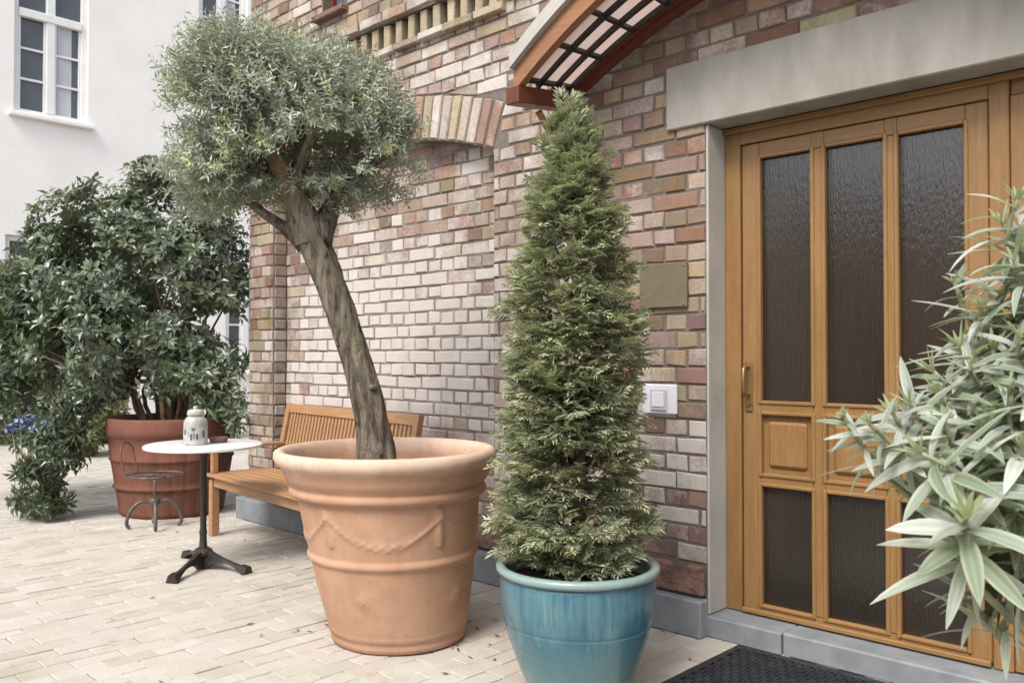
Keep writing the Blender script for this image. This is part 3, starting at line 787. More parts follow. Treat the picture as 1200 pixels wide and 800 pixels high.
tk.build('trunk', M['bark'], ot, smooth=True)
K = .00405
def blob(px, py, t, rx, rz, rd): return (at(px, py, t), (rx * t / 1000, rd, rz * t / 1000))
oblobs = [blob(335, 138, 4.05, 108, 80, .44), blob(262, 122, 4.0, 52, 68, .34), blob(288, 84, 4.0, 54, 42, .34), blob(412, 150, 4.05, 68, 60, .38), blob(452, 182, 4.05, 40, 42, .28), blob(430, 140, 4.05, 48, 44, .3), blob(252, 210, 3.95, 44, 38, .28),
          blob(385, 106, 4.05, 56, 38, .32), blob(398, 212, 4.12, 52, 28, .28), blob(232, 165, 4.0, 26, 48, .24), blob(310, 208, 4.22, 60, 26, .25), blob(352, 190, 3.85, 40, 26, .2), blob(425, 205, 3.95, 36, 26, .2), blob(285, 190, 3.9, 44, 34, .25)]
cr = MB()
S_ = blob_points(oblobs, 4700, .35, -.55, 11)
S_ = np.array([q for q in S_ if not (abs(np.dot(q[:3] - at(343, 250, 3.97), RT)) < .08 and abs(np.dot(q[:3] - at(343, 250, 3.97), UP)) < .12 and np.dot(q[:3] - at(338, 240, 4.0), FH) < .0)])
cen = at(340, 160, 4.05)
P_, D_, N_, L_, W_, T_ = [], [], [], [], [], []
for s in S_:
    p, out, gv = s[:3], s[3:6], s[6]
    ax = unit(out * .8 + unit(p - cen) * .5 + np.array((0, 0, .45)) + RG.normal(0, .35, 3)); Ls = RG.uniform(.07, .14)
    side = unit(np.cross(ax, RG.normal(size=3))); tone = RG.uniform(.7, 1.3) * (1 + .35 * math.sin(p[0] * 13 + p[2] * 9) * math.sin(p[2] * 15 + p[1] * 8)); warm = RG.random()
    n = int(Ls / .015)
    for k in range(n):
        q = p + ax * Ls * (k / n)
        sd = side if k % 2 == 0 else np.cross(ax, side)
        for sg in (-1, 1):
            d = unit(ax * RG.uniform(.5, 1.0) + sd * sg + RG.normal(0, .18, 3))
            P_.append(q); D_.append(d); N_.append(unit(ax + RG.normal(0, .5, 3))); L_.append(RG.uniform(.024, .042)); W_.append(RG.uniform(.0075, .011))
            if warm < .25: c = np.array((.32, .345, .205))
            elif warm < .65: c = np.array((.30, .33, .265))
            else: c = np.array((.39, .42, .38))
            T_.append(tuple(c * tone * RG.uniform(.8, 1.2)) + (0,))
leaf_fan(cr, np.array(P_), np.array(D_), np.array(N_), L_, W_, np.array(T_), .18, .08)
cr.build('crown', M['olive'], ot)

# ------------------------------------------------------------------ conifer
ct = thing('conifer', 'narrow cone shaped green cypress with feathery sprays in the turquoise pot', 'conifer', BP + np.array((0, 0, .44)))
tk = MB(); tk.tube([BP + (0, 0, .42), BP + (.01, 0, .9), BP + (0, .01, 1.5), BP + (0, 0, 2.15)], [.03, .026, .018, .006], 10)
for k in range(60):
    z = RG.uniform(.5, 1.9); a = RG.uniform(0, 2 * PI); R = .2 * (1 - (z - .5) / 2)
    tk.tube([BP + (0, 0, z), BP + (R * .6 * math.cos(a), R * .6 * math.sin(a), z + .04), BP + (R * math.cos(a), R * math.sin(a), z + .11)], [.008, .006, .003], 5)
tk.build('trunk', M['twig'], ct, smooth=True)
ZR = np.array([(.47, .25), (.54, .30), (.66, .325), (.8, .31), (.97, .295), (1.12, .285), (1.32, .295), (1.5, .290), (1.65, .262), (1.8, .225), (1.95, .186), (2.05, .158), (2.14, .125), (2.21, .085), (2.27, .028)])
CAX = BP - RT * .022
cf = MB(); P_, D_, N_, L_, W_, T_ = [], [], [], [], [], []
# boughs: each carries a tuft of flat sprays, lighter at the tips, with dark gaps between boughs
for k in range(820):
    zb = RG.choice([RG.uniform(.50, 1.2), RG.uniform(1.0, 2.24)]); a = RG.uniform(0, 2 * PI); ra = np.array((math.cos(a), math.sin(a), 0)); ta = np.array((-ra[1], ra[0], 0))
    R = np.interp(zb, ZR[:, 0], ZR[:, 1]) * RG.uniform(.80, 1.10)
    hole = -.25 < np.dot(ra, RT) < .8 and np.dot(ra, FH) < -.1 and .66 < zb < .95
    if hole and RG.random() < .72: continue
    topf = np.clip((zb - 1.75) / .5, 0, 1); dep = RG.uniform(0, 1) ** 1.6; btone = RG.uniform(.7, 1.25)
    for j in range(8):
        rr = max(R * (1 - .45 * dep) - RG.uniform(.05, .12), 0)
        p = CAX + ra * rr + ta * RG.normal(0, .032) + UP * (zb + RG.normal(0, .016))
        ax = unit(ra * (1 - .5 * topf) + ta * RG.normal(0, .45) + UP * (RG.uniform(-.15, .75) + .8 * topf))
        pn = unit(UP + RG.normal(0, .45, 3) - ra * .1); pn = unit(pn - ax * np.dot(pn, ax)); sd = np.cross(ax, pn)
        Ls = RG.uniform(.05, .10) * (1 - .25 * topf); old = (RG.random() < .04) or (hole and RG.random() < .7)
        tone = btone * RG.uniform(.85, 1.15); curl = RG.uniform(-.35, .05)
        for i in range(6):
            f = (i + .4) / 6; q = p + ax * Ls * f + pn * curl * Ls * f * f
            for sg in (-1, 1):
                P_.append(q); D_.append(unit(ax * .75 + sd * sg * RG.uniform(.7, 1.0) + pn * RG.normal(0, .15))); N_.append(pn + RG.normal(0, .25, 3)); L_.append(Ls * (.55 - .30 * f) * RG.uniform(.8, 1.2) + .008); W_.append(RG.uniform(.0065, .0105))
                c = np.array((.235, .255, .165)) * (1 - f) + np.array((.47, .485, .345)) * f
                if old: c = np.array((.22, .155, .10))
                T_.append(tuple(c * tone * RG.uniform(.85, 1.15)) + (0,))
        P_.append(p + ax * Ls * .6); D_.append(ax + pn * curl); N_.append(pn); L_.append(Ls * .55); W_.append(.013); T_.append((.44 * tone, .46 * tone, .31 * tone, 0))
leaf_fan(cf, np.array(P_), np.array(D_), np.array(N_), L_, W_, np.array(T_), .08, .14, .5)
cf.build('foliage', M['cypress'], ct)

# ------------------------------------------------------------------ broad-leaved shrubs
def rosettes(mb, S, cen, nl, Lr, Wr, cols, up=.5, droop=.16, flat=.25):
    P, D, Nn, L, W, T = [], [], [], [], [], []
    for s in S:
        p, out = s[:3], s[3:6]
        ax = unit(out + unit(p - cen) * .4 + np.array((0, 0, up)) + RG.normal(0, .35, 3))
        e = unit(np.cross(ax, RG.normal(size=3))); f = np.cross(ax, e); tone = RG.uniform(.6, 1.35); col = np.array(cols[RG.integers(len(cols))])
        n = RG.integers(nl[0], nl[1] + 1); a0 = RG.uniform(0, 6)
        for k in range(n):
            a = a0 + k * 2.4; lift = RG.uniform(-.1, .6)
            d = e * math.cos(a) + f * math.sin(a) + ax * (flat + lift)
            P.append(p - ax * RG.uniform(0, .06) + unit(d) * .012); D.append(d); Nn.append(ax + RG.normal(0, .15, 3)); L.append(RG.uniform(*Lr)); W.append(RG.uniform(*Wr))
            T.append(tuple(col * tone * RG.uniform(.8, 1.2)) + (0,))
    leaf_fan(mb, np.array(P), np.array(D), np.array(Nn), L, W, np.array(T), .12, droop, .5)
TB2 = TP + (0, 0, .72)
ls = thing('evergreen_shrub', 'tall wide dark green evergreen shrub with glossy leaves growing from the brown tub', 'shrub', TB2)
sblobs = [blob(160, 300, 7.1, 105, 92, .65), blob(235, 300, 7.0, 58, 72, .5), blob(185, 235, 7.1, 62, 48, .45), blob(105, 275, 7.2, 70, 60, .5), blob(150, 390, 7.1, 100, 80, .6),
          blob(70, 330, 7.2, 62, 70, .5), blob(215, 400, 7.0, 50, 70, .4), blob(100, 420, 7.1, 70, 60, .5), blob(265, 345, 6.95, 26, 40, .3), blob(120, 225, 7.15, 30, 28, .3), blob(195, 210, 7.1, 26, 26, .3), blob(175, 440, 6.9, 60, 30, .35), blob(240, 440, 6.9, 30, 30, .3)]
b = MB(); S_ = blob_points(sblobs, 2400, .45, -.45, 4)
GREENS = [(.12, .155, .09), (.09, .125, .08), (.17, .205, .12), (.15, .185, .14)]
rosettes(b, S_, at(160, 340, 7.1), (6, 9), (.065, .10), (.028, .042), GREENS)
S2 = blob_points([blob(262, 448, 6.85, 22, 30, .2), blob(250, 480, 6.9, 26, 12, .2), blob(278, 490, 6.8, 14, 22, .15), blob(275, 420, 6.9, 16, 30, .2)], 70, .2, -.9, 4)
rosettes(b, S2, at(250, 440, 7), (5, 8), (.07, .11), (.026, .036), [(.08, .12, .06), (.13, .16, .09)])
b.build('foliage', M['laurel'], ls)
b = MB()
for k in range(22):
    a = RG.uniform(0, 6.28); r = RG.uniform(.02, .22); p0 = TB2 + (r * math.cos(a), r * math.sin(a), -.02)
    tgt = S_[RG.integers(len(S_))][:3]
    b.tube(curve([p0, p0 + (r * math.cos(a) * .6, r * math.sin(a) * .6, .35), .5 * (p0 + tgt) + (0, 0, .1), tgt], 10), np.linspace(.022, .006, 11), 6)
b.build('stem', M['twig'], ls, smooth=True)

LB = np.array((-7.66, -.97, 0))
lf = thing('leafy_shrub', 'loose trailing shrub with drooping leaves standing on the paving at the left', 'shrub', LB)
dbl = [blob(60, 515, 6.75, 36, 18, .2), blob(84, 500, 6.75, 26, 24, .2), blob(30, 552, 6.72, 20, 9, .15), blob(70, 532, 6.72, 34, 20, .2), blob(42, 548, 6.72, 16, 9, .14), blob(48, 590, 6.7, 38, 17, .18), blob(64, 594, 6.68, 14, 12, .12), blob(92, 474, 6.8, 24, 22, .2), blob(62, 566, 6.7, 12, 10, .1)]
b = MB(); S_ = blob_points(dbl, 300, .1, -.8, 6)
rosettes(b, S_, at(60, 540, 6.75), (5, 8), (.07, .115), (.022, .034), [(.06, .09, .045), (.05, .075, .04), (.10, .125, .06), (.09, .115, .075)], -.2, .3, .1)
ubl = [blob(15, 345, 7.3, 55, 45, .4), blob(-50, 340, 7.3, 60, 60, .5), blob(20, 390, 7.3, 70, 80, .5), blob(-40, 400, 7.3, 80, 100, .6), blob(50, 440, 7.2, 50, 34, .4), blob(-10, 450, 7.2, 60, 36, .4)]
S_u = blob_points(ubl, 1000, .4, -.5, 4)
rosettes(b, S_u, at(0, 430, 7.3), (6, 9), (.075, .115), (.026, .038), GREENS + [(.09, .12, .05)])
b.build('foliage', M['laurel'], lf)
b = MB()
for k in range(12):
    tgt = (S_ if k < 7 else S_u)[RG.integers(150)][:3]; p0 = LB + (RG.uniform(-.07, .07), RG.uniform(-.07, .07), -.02)
    b.tube(curve([p0, .55 * p0 + .45 * tgt + (0, 0, .15), tgt], 10), np.linspace(.014, .004, 11), 6)
b.build('stem', M['twig'], lf, smooth=True)

hp = at(28, 556, 6.85); hp[2] = 0
hy = thing('flowering_plant', 'plant with blue flower heads beside the trailing shrub at the far left', 'flower', hp)
b = MB()
for (px, py, r, t) in ((24, 496, .075, 6.8), (45, 503, .070, 6.75), (36, 492, .065, 6.9), (14, 502, .05, 6.8), (54, 497, .05, 6.8)):
    c = at(px, py, t); d = rnd_dir(80); fl = MB()
    cols = np.array([(.12, .17, .34, 0), (.20, .26, .44, 0), (.42, .46, .56, 0), (.04, .06, .17, 0), (.30, .36, .50, 0)])[RG.integers(0, 5, 80)]
    leaf_fan(fl, c + d * r * (1, 1, .7) * RG.uniform(.7, 1, (80, 1)), np.cross(d, rnd_dir(80)), d, .036, .032, cols, .05, .05)
    fl.build('flower_head', M['petal'], hy)
    b = MB(); b.tube(curve([hp + (RG.uniform(-.03, .03), RG.uniform(-.03, .03), -.02), .5 * (hp + c) + (0, 0, .05), c], 8), .006, 5); b.build('stem', M['greystem'], hy, smooth=True)
b = MB(); S_ = blob_points([blob(35, 512, 6.9, 42, 12, .15), blob(20, 485, 7.0, 40, 16, .15)], 40, 0, -.9, 4)
rosettes(b, S_, at(30, 525, 6.9), (4, 7), (.06, .10), (.03, .042), [(.07, .11, .06), (.09, .13, .07)], .3, .25); b.build('foliage', M['laurel'], hy)

# low planting at the foot of the far house
for nm, lab, bl, n, cols in (
        ('border_shrub', 'yellow green variegated low shrub at the foot of the white house behind the tub', [blob(100, 470, 11, 30, 45, .5), blob(120, 440, 11, 35, 40, .5), blob(95, 505, 11, 28, 22, .5)], 260, [(.30, .30, .13), (.22, .25, .11), (.10, .14, .06), (.36, .35, .2)]),
        ('dark_hedge', 'long dark hedge along the foot of the white house at far left', [blob(20, 470, 12.5, 140, 45, .6), blob(150, 485, 12.8, 120, 34, .6), blob(230, 470, 13.5, 60, 40, .5), blob(-120, 470, 12, 110, 50, .6)], 800, [(.05, .075, .04), (.06, .09, .045), (.08, .10, .05)])):
    p = bl[0][0].copy(); p[2] = 0
    t_ = thing(nm, lab, 'shrub' if 'shrub' in nm else 'hedge', p)
    b = MB(); S_ = blob_points(bl, n, .2, -.5, 4); S_[:, 2] = np.abs(S_[:, 2])
    rosettes(b, S_, p + (0, 0, .3), (6, 9), (.10, .17), (.05, .08), cols); b.build('foliage', M['laurel'], t_)
    for k in range(10):
        b = MB(); tg = S_[RG.integers(len(S_))][:3]; b.tube([(tg[0], tg[1], -.02), tg * .5 + np.array((tg[0], tg[1], 0)) * .5, tg], [.02, .015, .008], 5); b.build('stem', M['twig'], t_)

# ------------------------------------------------------------------ oleander in the foreground
OB = np.array((-.27, -1.72, 0))
RG = np.random.default_rng(29)
op = thing('clay_pot', 'plain clay pot standing under the pale long leaved oleander', 'plant pot', OB)
b = MB(); b.lathe(smoothprof([(.15, 0), (.165, .01), (.20, .2), (.225, .36), (.25, .37), (.255, .42), (.235, .425), (.22, .38)], 3), 48, OB); b.build('pot_body', M['terra'], op, smooth=True)
b = MB(); b.lathe([(.001, .385), (.222, .37)], 24, OB); b.build('soil', M['soil'], op)
ol = thing('oleander', 'pale long leaved oleander spreading into view in front of the door at right', 'shrub', OB + (0, 0, .37))
lv = MB(); br = MB(); sm = MB()
def blade(mb, p, d, nrm, L, W, col, curl=.25, twist=0., edge=None, nseg=7):
    d = unit(np.array(d)); s = unit(np.cross(d, nrm)); n = np.cross(s, d); V = []; T = []; F = []
    c = np.array(col); e = np.array(edge if edge is not None else c)
    for i in range(nseg + 1):
        f = i / nseg; w_ = W * (math.sin(PI * min(1, f * .93 + .05) ** .85) ** .8) * .5
        if i == nseg: w_ = .0006
        ang = curl * f; cc = p + d * L * (math.sin(ang) / curl if abs(curl) > 1e-3 else f) - n * L * ((1 - math.cos(ang)) / curl if abs(curl) > 1e-3 else 0)
        tw = twist * f; sd = s * math.cos(tw) + n * math.sin(tw); nn = n * math.cos(tw) - s * math.sin(tw)
        V += [cc - sd * w_ + nn * w_ * .35, cc - sd * w_ * .45 + nn * w_ * .1, cc, cc + sd * w_ * .45 + nn * w_ * .1, cc + sd * w_ + nn * w_ * .35]
        T += [tuple(e) + (0,), tuple(c) + (0,), tuple(c * 1.25) + (0,), tuple(c) + (0,), tuple(e) + (0,)]
    for i in range(nseg):
        for k in range(4):
            a = i * 5 + k; F.append((a, a + 1, a + 6, a + 5))
    mb.add(V, F, np.array(T))
PALE = [((.36, .40, .355), (.58, .60, .55)), ((.43, .46, .43), (.63, .64, .60)), ((.30, .345, .29), (.53, .555, .49)), ((.50, .525, .50), (.66, .67, .64)), ((.23, .28, .20), (.47, .50, .41))]
tips = []
def tuft(px, py, t, n, Lr, Wr, up=.3, side=(0, 0), young=8, spread=1.0):
    """a shoot tip: whorls of long leaves round a stem end, younger ones upright in the middle"""
    p = at(px, py, t); ax = unit(UP * up + RT * side[0] - FH * side[1] + RG.normal(0, .1, 3)); tips.append((p, ax))
    e = unit(np.cross(ax, RG.normal(size=3))); f = np.cross(ax, e); a0 = RG.uniform(0, 6)
    for k in range(n):
        a = a0 + k * 2.4; q = k / n; lift = -.35 + 1.0 * q + RG.uniform(-.15, .15)
        d = (e * math.cos(a) + f * math.sin(a)) * spread + ax * lift
        c, ed = PALE[RG.integers(len(PALE))]; tn = RG.uniform(.85, 1.15)
        blade(lv, p - ax * .10 * (1 - q), d, ax + RG.normal(0, .1, 3), RG.uniform(*Lr) * RG.uniform(.75, 1.12), RG.uniform(*Wr) * RG.uniform(.85, 1.3), np.array(c) * tn, RG.uniform(.05, .95), RG.uniform(-.5, .5), np.array(ed) * tn)
    for k in range(young):
        a = k * 2.4; d = (e * math.cos(a) + f * math.sin(a)) * .5 + ax * RG.uniform(.5, 1.3)
        blade(lv, p + ax * .005, d, ax + RG.normal(0, .2, 3), RG.uniform(.3, .55) * Lr[0], Wr[0] * .5, np.array((.30, .36, .20)) * RG.uniform(.8, 1.2), RG.uniform(.1, .4), 0, (.48, .50, .34))
for spec in [(1132, 612, 1.30, 18, (.12, .155), (.022, .031), .75, (-.25, .55), 8), (1085, 535, 1.36, 15, (.105, .15), (.017, .024), .6, (-.7, .3), 8),
             (992, 492, 1.42, 14, (.05, .085), (.009, .013), .7, (-.7, .2), 18, .8), (1022, 500, 1.40, 12, (.06, .10), (.010, .015), .7, (-.6, .3), 12, .9), (1050, 490, 1.45, 14, (.08, .13), (.012, .018), .7, (-.5, .2), 10),
             (1105, 470, 1.5, 15, (.09, .14), (.013, .02), .8, (-.4, .2), 8), (1150, 505, 1.42, 15, (.10, .15), (.014, .022), .7, (-.1, .4), 8),
             (1195, 530, 1.38, 15, (.10, .145), (.014, .021), .7, (0, .3), 8), (1098, 440, 1.5, 14, (.09, .14), (.011, .016), .8, (-.6, .1), 8), (1128, 410, 1.55, 14, (.10, .15), (.011, .017), .8, (-.5, .1), 8),
             (1165, 415, 1.5, 15, (.10, .15), (.012, .018), .8, (-.2, .3), 8), (1120, 335, 1.6, 13, (.06, .10), (.009, .013), .9, (-.5, 0), 10), (1150, 365, 1.55, 14, (.09, .14), (.011, .016), .9, (-.4, .1), 8),
             (1180, 340, 1.55, 15, (.10, .16), (.012, .018), .9, (-.3, .2), 8), (1178, 268, 1.6, 14, (.10, .15), (.011, .016), 1.0, (-.4, .1), 8), (1192, 240, 1.55, 13, (.09, .13), (.011, .016), 1.0, (-.1, .1), 8),
             (1215, 300, 1.5, 15, (.11, .16), (.013, .02), 1.0, (0, .2), 6), (1225, 450, 1.4, 15, (.12, .16), (.015, .023), .8, (.1, .4), 6),
             (1240, 590, 1.3, 14, (.11, .14), (.017, .024), .7, (.2, .3), 6), (1215, 380, 1.6, 14, (.11, .16), (.013, .018), .8, (.1, .2), 6), (1160, 465, 1.55, 14, (.10, .15), (.012, .018), .8, (-.3, .2), 6),
             (1070, 478, 1.46, 16, (.09, .13), (.012, .018), .7, (-.6, .2), 8), (1110, 500, 1.42, 16, (.10, .14), (.013, .019), .7, (-.3, .3), 8), (1180, 470, 1.42, 16, (.11, .15), (.014, .02), .7, (-.2, .3), 6), (1140, 440, 1.48, 15, (.10, .14), (.012, .018), .8, (-.4, .2), 6), (1195, 400, 1.45, 16, (.11, .16), (.013, .019), .8, (-.1, .3), 6), (1190, 310, 1.5, 15, (.10, .15), (.012, .017), .9, (-.3, .2), 6),  
             (1195, 480, 1.55, 13, (.11, .15), (.013, .018), .7, (-.1, .2), 6), (1250, 250, 1.55, 14, (.11, .16), (.013, .018), 1.0, (.2, .1), 5), (1290, 420, 1.45, 14, (.12, .16), (.015, .022), .8, (.4, .2), 5)]:
    tuft(*spec)
# one shoot hanging below, shade put into its dark leaf colours; old brown leaves inside
for k in range(9):
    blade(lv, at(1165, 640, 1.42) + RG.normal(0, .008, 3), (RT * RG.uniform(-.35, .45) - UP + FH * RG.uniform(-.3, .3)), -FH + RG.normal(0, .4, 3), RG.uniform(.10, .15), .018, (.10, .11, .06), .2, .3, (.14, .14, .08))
for px, py, t in ((1150, 445, 1.62), (1130, 462, 1.62), (1175, 470, 1.62), (1190, 510, 1.6), (1160, 500, 1.6), (1195, 400, 1.66), (1175, 590, 1.5), (1140, 480, 1.6)):
    for k in range(2):
        br = MB(); blade(br, at(px, py, t), RT * RG.uniform(-1, .6) + UP * RG.uniform(-.5, .2) + FH * RG.uniform(-.3, .3), -FH * .6 + UP + RG.normal(0, .4, 3), RG.uniform(.07, .12), RG.uniform(.014, .022), (.20, .12, .045), .4, .6, (.26, .17, .07)); br.build('dry_leaf', M['ole'], ol, smooth=True)['label'] = 'dry brown leaf'
for i, (p, ax) in enumerate(tips):
    p0 = OB + (RG.uniform(-.06, .06), RG.uniform(-.06, .06), .36)
    hub = OB * .55 + p * .45; hub[2] = .36 + (p[2] - .36) * .55
    hub = hub + (OB - hub) * np.array((.35, .35, 0))
    sm.tube(curve([p0, hub, p - ax * .12, p + ax * .01], 14), np.linspace(.010, .0035, 15), 7)
for p, ax in tips:                                         # leaves further down the stems
    for k in range(15):
        f = RG.uniform(.06, .30); q = p - ax * f + (np.array((OB[0], OB[1], q_ if False else p[2])) - p) * f * .5
        d = RG.normal(size=3) * (1, 1, .5); c, ed = PALE[RG.integers(len(PALE))]
        blade(lv, q, d + ax * .3, UP + RG.normal(0, .2, 3), RG.uniform(.09, .14), RG.uniform(.013, .02), np.array(c) * .9, RG.uniform(.2, .7), RG.uniform(-.4, .4), np.array(ed) * .9)
lv.build('foliage', M['ole'], ol, smooth=True); 
sm.build('stem', M['greystem'], ol, smooth=True)

P_, D_ = LITTER; n = len(P_)
leaf_fan(lt_, P_, D_, np.tile((0, 0, 1.), (n, 1)) + RG.normal(0, .2, (n, 3)), RG.uniform(.02, .05, n), RG.uniform(.008, .016, n), np.tile(np.array([(.16, .10, .05, 0), (.10, .075, .04, 0), (.22, .16, .08, 0)]), (n // 3 + 1, 1))[:n], .15, -.1)
tag(lt_.build('leaf_litter', M['olive']), kind='stuff')

# ------------------------------------------------------------------ bistro table, jar, ashtray
TC = np.array((-4.985, -1.007, 0))
bt = thing('bistro_table', 'small round bistro table with white marble top on black cast iron foot', 'table', TC)
b = MB(); b.lathe([(.001, .735), (.338, .735), (.347, .740), (.347, .752), (.340, .757), (.001, .757)], 72, TC); b.build('tabletop', M['marble'], bt, autosmooth=40)
b = MB(); b.lathe([(.036, .10), (.024, .13), (.020, .20), (.024, .22), (.019, .24), (.018, .66), (.024, .68), (.045, .72), (.10, .7345)], 24, TC); b.build('column', M['iron'], bt, smooth=True)
bs = MB(); bs.lathe([(.045, .075), (.06, .085), (.055, .11), (.035, .125)], 24, TC); hub = bs.build('hub', M['iron'], bt, smooth=True)
for a in (math.atan2(-1.342 + 1.007, -4.748 + 4.985), math.atan2(-.882 + 1.007, -4.705 + 4.985) - .1, math.radians(170)):
    e = np.array((math.cos(a), math.sin(a), 0)); s = np.array((-e[1], e[0], 0)); R = .36
    b = MB(); n = 14; V = []; F = []
    for i in range(n + 1):
        f = i / n; r = .03 + (R - .03) * f; top = .125 - .095 * f ** .75 + (.012 if f > .85 else 0); bot = max(.002, .055 * (1 - (2 * min(f, .9) / .9 - 1) ** 2) * .9 if f < .9 else .002)
        wd = .03 - .014 * math.sin(PI * min(1, f * 1.05)) + (.006 if f > .88 else 0); c = TC + e * r
        V += [c - s * wd + UP * bot, c + s * wd + UP * bot, c + s * wd * .6 + UP * top, c - s * wd * .6 + UP * top]
    for i in range(n):
        q = 4 * i
        for k in range(4): F.append((q + k, q + (k + 1) % 4, q + 4 + (k + 1) % 4, q + 4 + k))
    F += [(3, 2, 1, 0), (4 * n, 4 * n + 1, 4 * n + 2, 4 * n + 3)]
    b.add(V, F); b.build('foot', M['iron'], bt, autosmooth=50)
JC = at(229, 529, 5.18); JC[2] = .757
jr = thing('lidded_jar', 'speckled pale ceramic lidded jar with dark motif on the marble table', 'jar', JC)
b = MB(); b.lathe(smoothprof([(.060, .0), (.068, .006), (.070, .03), (.069, .12), (.064, .150), (.050, .168), (.042, .175)], 3), 40, JC); jb_ = b.build('jar_body', M['ceramic'], jr, smooth=True)
b = MB(); b.lathe(smoothprof([(.044, .176), (.050, .180), (.049, .200), (.040, .212), (.014, .216), (.016, .226), (.008, .234), (.001, .235)], 2), 32, JC); b.build('lid', M['ceramic'], jr, smooth=True)
b = MB(); A_ = math.atan2(CAM[1] - JC[1], CAM[0] - JC[0])
for (da, z, w_, h_) in ((-.2, .098, .16, .018), (.12, .055, .10, .045), (-.35, .052, .10, .045), (-.12, .06, .05, .05), (.7, .07, .12, .05), (-1.0, .08, .12, .04)):
    V = []; n = 6
    for i in range(n + 1):
        a = A_ + da - w_ + 2 * w_ * i / n; V += [(JC[0] + .0707 * math.cos(a), JC[1] + .0707 * math.sin(a), JC[2] + z - h_ / 2 * (1 - .3 * abs(i - 3) / 3)), (JC[0] + .0705 * math.cos(a), JC[1] + .0705 * math.sin(a), JC[2] + z + h_ / 2 * (1 - .5 * abs(i - 3) / 3))]
    b.add(V, [(2 * i, 2 * i + 2, 2 * i + 3, 2 * i + 1) for i in range(n)])
sub(b, 'motif', M['dark'], jb_)
AC = at(256, 521, 5.32); AC[2] = .757
b = MB(); b.lathe([(.045, 0), (.052, .004), (.056, .028), (.053, .032), (.047, .028), (.043, .010), (.001, .008)], 28, (0, 0, 0)); a_ = b.build('ashtray', M['redstone'], smooth=True); a_.location = AC
tag(a_, 'small dark red dish beside the pale jar on the marble table', 'ashtray')

# ------------------------------------------------------------------ bench
th = math.radians(-5); LX = np.array((math.cos(th), math.sin(th), 0)); FX = np.array((math.sin(th), -math.cos(th), 0))
BB = np.array((-5.80, .02, 0))
bn = thing('garden_bench', 'honey coloured slatted wooden garden bench against the brick niche behind terracotta pot', 'bench', BB)
def bpt(l, f, z): return BB + LX * l + FX * f + UP * z
def bbox(mb, l0, l1, f0, f1, z0, z1, ch=.004, tilt=0): mb.obox(bpt((l0 + l1) / 2, (f0 + f1) / 2, (z0 + z1) / 2), LX * (l1 - l0), -FX * (f1 - f0), UP * (z1 - z0), (1, 1, 1, 0), 0, ch)
BL = 1.76
for l0 in (.0, BL - .058):
    b = MB(); bbox(b, l0, l0 + .058, .50, .558, 0, .405); b.build('leg', M['bench'], bn)
    b = MB(); bbox(b, l0, l0 + .058, .0, .055, 0, .44); b.build('leg', M['bench'], bn)
b = MB()
for k in range(7): bbox(b, -.012, BL + .012, .075 + k * .0735, .075 + k * .0735 + .066, .428, .45)
bbox(b, .0585, BL - .0585, .512, .545, .355, .4275); bbox(b, .0585, BL - .0585, .012, .045, .355, .4275)
for l0 in (.006, BL - .052): bbox(b, l0, l0 + .04, .056, .499, .355, .4275)
b.build('seat', M['bench'], bn)
rk = lambda z: -.10 * (z - .44) / .5                      # backrest leans back
bk = MB()
def bar(l0, l1, z0, z1, th_, d=0):
    p0, p1 = bpt((l0 + l1) / 2, .027 + rk(z0) + d, z0), bpt((l0 + l1) / 2, .027 + rk(z1) + d, z1)
    ax = p1 - p0; bk.obox((p0 + p1) / 2, LX * (l1 - l0), np.cross(ax / np.linalg.norm(ax), LX) * th_, ax, (1, 1, 1, 0), 0, .003)
bar(.0, .055, .442, .93, .045); bar(BL - .055, BL, .442, .93, .045)
bar(.0555, BL - .0555, .86, .928, .034); bar(.0555, BL - .0555, .50, .55, .034)
l = .075
while l < BL - .085: bar(l, l + .028, .551, .859, .016); l += .0475
bk.build('backrest', M['bench'], bn)
for l0 in (-.004, BL - .058):
    b = MB(); bbox(b, l0, l0 + .062, -.035, .575, .618, .645, .006); bbox(b, l0 + .01, l0 + .055, .507, .55, .4505, .6175); b.build('armrest', M['bench'], bn)

# ------------------------------------------------------------------ wrought iron chair behind the table
IC = at(181, 612, 6.45); IC[2] = 0
ir = thing('iron_chair', 'thin wrought iron chair with arched feet in front of the brown tub', 'chair', IC)
b = MB(); sr = .20
b.tube([IC + (sr * math.cos(a), sr * math.sin(a), .395) for a in np.linspace(0, 2 * PI, 41)], .008, 8)
for a in (0, PI / 2): b.tube([IC + RT * (sr * math.cos(a)) + FH * (sr * math.sin(a)) + UP * .395, IC - RT * (sr * math.cos(a)) - FH * (sr * math.sin(a)) + UP * .395], .005, 6)
for k in range(0):
    y = -.16 + k * .04; h_ = math.sqrt(sr * sr - y * y); b.tube([IC + RT * -h_ + FH * y + UP * .395, IC + RT * h_ + FH * y + UP * .395], .004, 6)
b.build('seat', M['steel'], ir, smooth=True)
b = MB(); b.tube([IC + UP * .13, IC + UP * .39], .007, 10); b.lathe([(.03, .17), (.045, .18), (.04, .215), (.02, .225)], 16, IC); b.build('column', M['steel'], ir, smooth=True)
for k in range(4):
    a = math.radians(25 + 90 * k); e = RT * math.cos(a) + FH * math.sin(a)
    b = MB(); b.tube(curve([IC + e * .02 + UP * .185, IC + e * .09 + UP * .20, IC + e * .155 + UP * .15, IC + e * .19 + UP * .07, IC + e * .185 + UP * .02, IC + e * .165 + UP * .014], 20), .013, 8); b.build('foot', M['steel'], ir, smooth=True)
b = MB(); bk_ = IC - RT * .17
